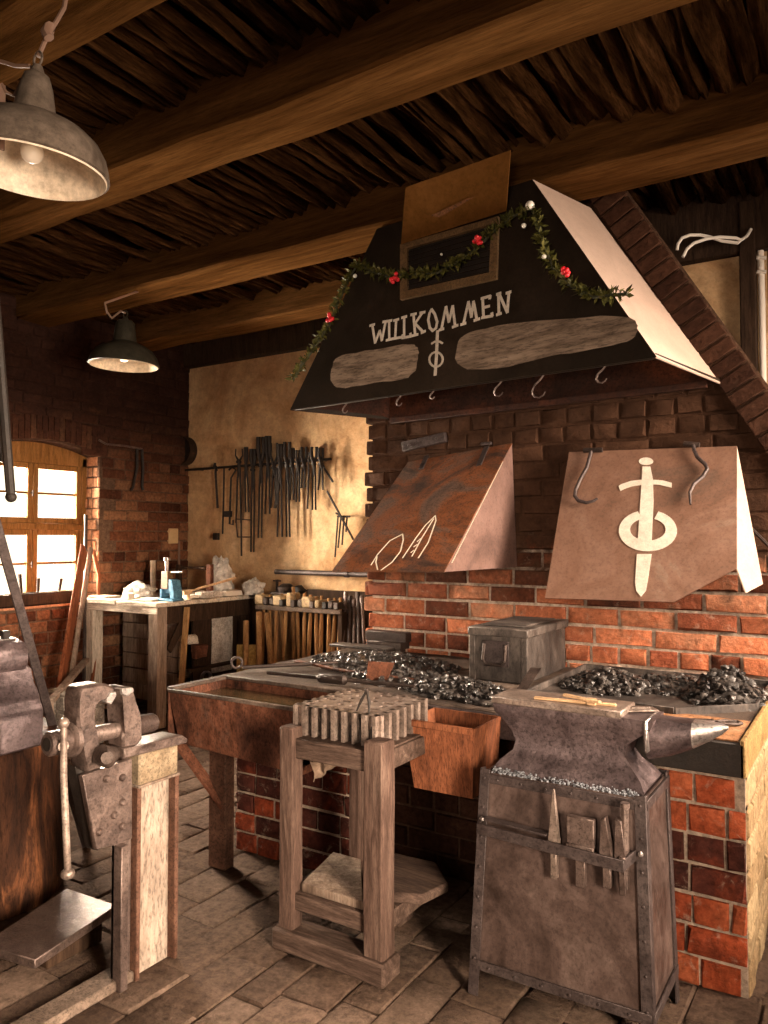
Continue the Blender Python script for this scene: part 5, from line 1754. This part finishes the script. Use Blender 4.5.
# window sill, boards and bars by the window
sz_ = WZ0 + .02
bxs = thing('tool_box', 'long open wooden box of tools on the window sill', 'box', (XL - .08, 3.6, sz_))
b = MB()
b.box(XL - .1, XL - .085, 3.24, 4.07, sz_, sz_ + .1, .002); b.box(XL + .0, XL + .015, 3.24, 4.07, sz_, sz_ + .1, .002)
b.box(XL - .085, XL, 3.24, 3.255, sz_, sz_ + .1); b.box(XL - .085, XL, 4.055, 4.07, sz_, sz_ + .1); b.box(XL - .1, XL + .015, 3.24, 4.07, sz_, sz_ + .01)
b.build('box', 'darkwood', bxs)
for i, (Y, ln, lab) in enumerate(((3.55, .19, 'dark tool handle sticking up from the sill box at the left'), (3.68, .15, 'slanting tool handle in the middle of the sill box'), (3.85, .14, 'short tool handle at the right of the sill box'))):
    b = MB(); b.tube([V((XL - .045, Y, sz_ + .012)), V((XL - .04, Y + .03 * (i - 1), sz_ + .06 + ln))], [.009, .013], 6)
    single(b, 'file', 'darkwood', lab.replace('handle', 'file'), 'file', 'tools in the sill box')
b = MB()
tp, bm_ = at(84, 548, x=-5.30), at(60, 690, x=-5.0)
dn = (bm_ - tp).normalized()
b.bar(tp, tp + dn * (tp.z / -dn.z), .14, .025, .003, V((1, .9, 0)))
single(b, 'red_board', 'redwood', 'wide red-brown board leaning between the window and the workbench', 'board')
b = MB()
tp, bm_ = at(91, 548, x=-5.36), at(72, 672, x=-5.1)
dn = (bm_ - tp).normalized()
b.bar(tp, tp + dn * (tp.z / -dn.z), .045, .03, .003, V((1, .9, 0)))
single(b, 'pale_board', 'greywood', 'narrow pale board leaning just right of the red-brown board', 'board')
b = MB()
tp, bm_ = at(86, 515, x=-5.42), at(84, 690, x=-5.25)
dn = (bm_ - tp).normalized()
b.tube([tp, tp + dn * (tp.z / -dn.z)], .013, 8)
single(b, 'iron_rod', 'iron', 'thin iron rod standing against the window reveal behind the boards', 'rod')
b = MB()
b.tube([at(93, 550, x=-5.40), at(99, 575, x=-5.42), at(98, 600, x=-5.42), at(97, 640, x=-5.35), V((-5.32, 3.98, 0))], .015, 8)
single(b, 'bow_saw_frame', 'redwood', 'curved wooden bow leaning at the left leg of the workbench', 'bow')
b = MB()
b.bar(at(50, 702, x=-4.6), at(86, 660, x=-5.2), .05, .03, .003)
tp = at(50, 702, x=-4.6)
b.bar(tp, (tp.x + .04, tp.y, 0), .04, .03, .003)
single(b, 'timber_offcut', 'greywood', 'grey timber offcut slanting down from the workbench leg behind the vise', 'timber')
b = MB()
c0 = at(73, 700, x=-4.75)
b.box(c0.x - .14, c0.x + .14, c0.y - .16, c0.y + .16, 0, .39, .006)
for k in range(3):
    for j in range(3):
        b.box(c0.x + .138, c0.x + .150, c0.y - .15 + j * .105, c0.y - .06 + j * .105, .05 + k * .115, .14 + k * .115, .003)
        b.box(c0.x - .14 + j * .097, c0.x - .06 + j * .097, c0.y - .17, c0.y - .158, .05 + k * .115, .14 + k * .115, .003)
single(b, 'wire_crate', 'crate', 'low pale lattice crate on the floor behind the vise jaw', 'crate')
# tongs on the brick wall right of the window
wt = thing('wall_tongs', 'dark iron tongs hanging on the brick wall right of the window', 'tongs', at(120, 446, x=XL + .03))
lx_ = XL + .045
b = MB(); b.tube([at(99, 440, x=lx_), at(106, 444, x=lx_), at(126, 446, x=lx_), at(142, 449, x=lx_)], .009, 6); b.tube([at(120, 446, x=lx_), at(120, 446, x=XL + .0)], .007, 6); b.build('hanger_rod', 'vise', wt)
for pts in (((137, 449), (137, 468), (133, 487), (131, 490)), ((142, 449), (143, 470), (142, 487), (143, 490))):
    b = MB(); b.tube([at(u, v, x=lx_) for u, v in pts], .013, 6); b.build('rein', 'blackiron', wt)

# ================================================================== LEFT FOREGROUND
# stump and the stake anvil
sc_ = V((-3.16, 1.80, 0))
b = MB()
b.lathe([(.36, 0), (.365, .05), (.35, .3), (.345, .6), (.335, .64)], Matrix.Translation(sc_), 30)
bmesh.ops.subdivide_edges(b.bm, edges=b.bm.edges[:], cuts=2, use_grid_fill=True)
b.rough(.02, 5)
single(b, 'tree_stump', 'stump', 'charred orange-brown tree stump carrying the left anvil', 'stump')
la = thing('anvil', 'heavy violet-grey anvil with a rounded heel on the stump at the left edge', 'anvil', (-3.05, 1.75, .64))
b = MB()
prof = [(-3.25, .645), (-2.62, .645), (-2.615, .775), (-2.635, .785), (-2.64, .825), (-2.66, .835), (-2.69, .88), (-2.715, .93), (-2.72, .95), (-3.1, .95), (-3.12, .9), (-3.2, .82), (-3.25, .78)]
b.prism([(x - .105, 1.66, z) for x, z in prof], (0, .18, 0), .008)
b.rough(.004, 6)
b.build('base', 'anvil', la)
b = MB()
prof = [(-3.3, .945), (-2.72, .945), (-2.70, .97), (-2.695, 1.0), (-2.70, 1.035), (-2.72, 1.058), (-2.76, 1.068), (-3.3, 1.068)]
b.prism([(x - .105, 1.675, z - .02) for x, z in prof], (0, .15, 0), .006)
tag(b.build('heel', 'anvil', la), 'rounded heel with a bright top')
b = MB(); b.box(-3.38, -2.87, 1.685, 1.815, 1.046, 1.053, .003); b.build('face', 'bright', la)
b = MB(); b.box(-2.90, -2.87, 1.76, 1.79, 1.05, 1.085, .004); b.build('hardy_stub', 'blackiron', la)

# vise on its girder
VX = -2.06
vp = lambda u, v, x=VX: at(u, v, x=x)
vs_ = thing('leg_vise', 'big worn iron vise clamped on a steel girder post', 'vise', (-2.05, 1.75, 0))


def vplate(name, px, th, m_='vise', x=VX, bev=.004, label=None):
    b = MB()
    b.prism([vp(u, v, x) - V((th / 2, 0, 0)) for u, v in px], (th, 0, 0), bev)
    o = b.build(name, m_, vs_)
    if label: tag(o, label)
    return o


vplate('front_jaw', [(72, 688), (78, 684.5), (97, 682), (108, 686), (107, 692), (100, 701), (94, 695), (86, 703), (84, 717), (87, 731), (94, 744), (94, 768), (88, 775), (80, 775), (77, 752), (72, 735), (70, 717), (72, 700)], .075, 'vise', VX, .008)
vplate('rear_jaw', [(113, 686), (123, 685), (127, 691), (129, 698), (130, 714), (135, 718), (135, 737), (129, 745), (115, 747), (115, 733), (118, 720), (117, 703), (112, 694)], .08, 'vise', VX, .008)
vplate('jaw_face', [(96, 700), (101, 691), (107, 690), (107.5, 694), (102, 703)], .09, 'bright', VX, .002, 'bright front jaw face')
vplate('jaw_face', [(113, 687), (124, 686), (125, 690), (118, 695), (113, 693)], .09, 'bright', VX, .002, 'bright rear jaw face')
ax0_, ax1_ = vp(47, 744.5), vp(154, 722)
dax = (ax1_ - ax0_)
pt = lambda f: ax0_ + dax * f
b = MB()
b.tube([pt(0), pt(.015), pt(.17), pt(.18)], [.030, .036, .036, .034], 20)
b.build('screw_boss', 'vise', vs_)
b = MB(); b.tube([pt(-.004), pt(.0)], .02, 16); b.build('screw_end', 'blackiron', vs_)
b = MB(); b.tube([pt(.17), pt(.185), pt(.22), pt(.235)], [.044, .052, .052, .046], 20); b.build('collar', 'vise', vs_)
b = MB(); b.tube([pt(.2), pt(.45), pt(.66)], .0255, 18); b.build('screw_sleeve', 'vise', vs_)
b = MB(); b.tube([pt(.74), pt(.76), pt(.98), pt(1.0)], [.036, .032, .031, .027], 18); b.build('rear_sleeve', 'vise', vs_)
b = MB()
h0 = pt(.09)
hx = V((.055, -.02, 0))
b.tube([h0 + hx + V((0, 0, .06)), vp(58, 770) + hx, vp(62, 862) + hx], [.010, .0105, .0105], 10)
b.ico(vp(62, 867) + hx, .021, 2, 0, (1, 1, .8))
b.ico(h0 + hx + V((0, 0, .068)), .016, 2)
b.tube([h0, h0 + hx], .016, 10)
tag(b.build('handle', 'face', vs_), 'long bright handle bar with a knob end')
vplate('cheek_plate', [(80, 775), (130, 758), (130, 838), (113, 844), (94, 849)], .022, 'vise', VX + .045, .002)
vplate('jaw_leg', [(70, 765), (80, 770), (94, 849), (88, 848)], .05, 'blackiron', VX, .003)
for (u, v) in ((106, 778.5), (122, 777.5), (122, 802), (122, 826), (99, 832), (114, 815)):
    b = MB()
    q = vp(u, v, VX + .056)
    b.lathe([(.012, 0), (.012, .005), (.007, .011)], Matrix.Translation(q) @ Matrix.Rotation(PI / 2, 4, 'Y'), 10)
    b.build('rivet', 'vise', vs_)
b = MB()
b.tube([vp(100, 754, VX + .07), vp(108, 757, VX + .07), vp(116, 752, VX + .07)], [.03, .034, .02], 14)
b.tube([vp(107, 758, VX + .09), vp(107, 758, VX + .125)], .018, 10)
b.build('swivel_lug', 'iron', vs_)
vplate('top_plate', [(112, 757), (177, 741), (178, 737), (172, 733), (134, 742)], .10, 'vise', VX - .02, .003)
b = MB(); gy0, gy1 = 1.735, 1.905
q0, q1 = vp(134, 752), vp(173, 742)
b.box(-2.13, -2.05, gy0 - .0, gy1, .63, .742, .006)
tag(b.build('wood_packing', 'woodblock', vs_), 'lichen-coloured wooden packing block')
b = MB()
b.box(-2.105, -2.085, gy0 + .012, gy1 - .012, 0.0, .632); b.build('girder_web', 'galv', vs_)
b = MB(); b.box(-2.14, -2.05, gy0 - .005, gy0 + .012, 0, .628, .003); b.build('girder_flange', 'girderedge', vs_)
b = MB(); b.box(-2.14, -2.05, gy1 - .012, gy1 + .005, 0, .628, .003); b.build('girder_flange', 'girderedge', vs_)
b = MB(); b.box(-2.14, -2.045, gy0 - .005, gy1 + .005, .625, .634, .002); b.build('cap_plate', 'galv', vs_)
b = MB(); b.box(-2.09, -2.04, gy0 - .075, gy0 - .045, .0, .46, .003); b.box(-2.09, -2.075, gy0 - .075, gy0 - .008, 0, .5, .002); b.build('side_bar', 'vise', vs_)
b = MB(); b.box(-2.15, -2.06, 1.15, gy0, .0, .035, .006); b.build('base_bar', 'concrete', vs_)
# the vise body is carried back to the post
b = MB(); b.bar(vp(118, 752), vp(150, 745), .06, .03, .003); b.build('mount', 'vise', vs_)

sp_ = thing('step_plate', 'thick steel plate step on the floor, half of it shining', 'step', (-2.5, 1.7, 0))
b = MB(); b.prism([at(-18, 944, z=.115), at(35, 960, z=.115), at(117, 905, z=.115), at(67, 888, z=.115)], (0, 0, -.03), .003); b.build('plate', 'vise', sp_)
b = MB(); b.box(-2.58, -2.36, 1.62, 1.84, 0, .087, .004); b.build('support', 'darkwood', sp_)
# bars leaning at the left
b = MB()
p1, p0 = at(4, 552, d=3.0), at(86, 846, z=0)
dn = (p0 - p1).normalized()
b.bar(p1 - dn * .35, p0, .036, .022, .003, V((1, -.5, 0)))
single(b, 'steel_bar', 'angle', 'long steel bar leaning diagonally between the left anvil and the vise', 'bar')
b = MB()
p1, p0 = at(2, 385, d=2.6), at(11, 497, d=2.6)
dn = (p0 - p1).normalized()
top = p1 - dn * ((3.13 - p1.z) / -dn.z)
b.tube([top, p1, p0], [.012, .016, .015], 8)
b.ico(p0, .019, 2)
single(b, 'hanging_bar', 'blackiron', 'dark iron bar with a blunt end hanging at the left edge before the window', 'bar')
b = MB()
p1, p0 = at(-9, 385, d=2.7), at(1, 462, d=2.7)
dn = (p0 - p1).normalized()
top = p1 - dn * ((3.13 - p1.z) / -dn.z)
b.bar(top, p0, .05, .02, .003)
single(b, 'hanging_strap', 'blackiron', 'broad dark strap hanging at the extreme left edge', 'strap')
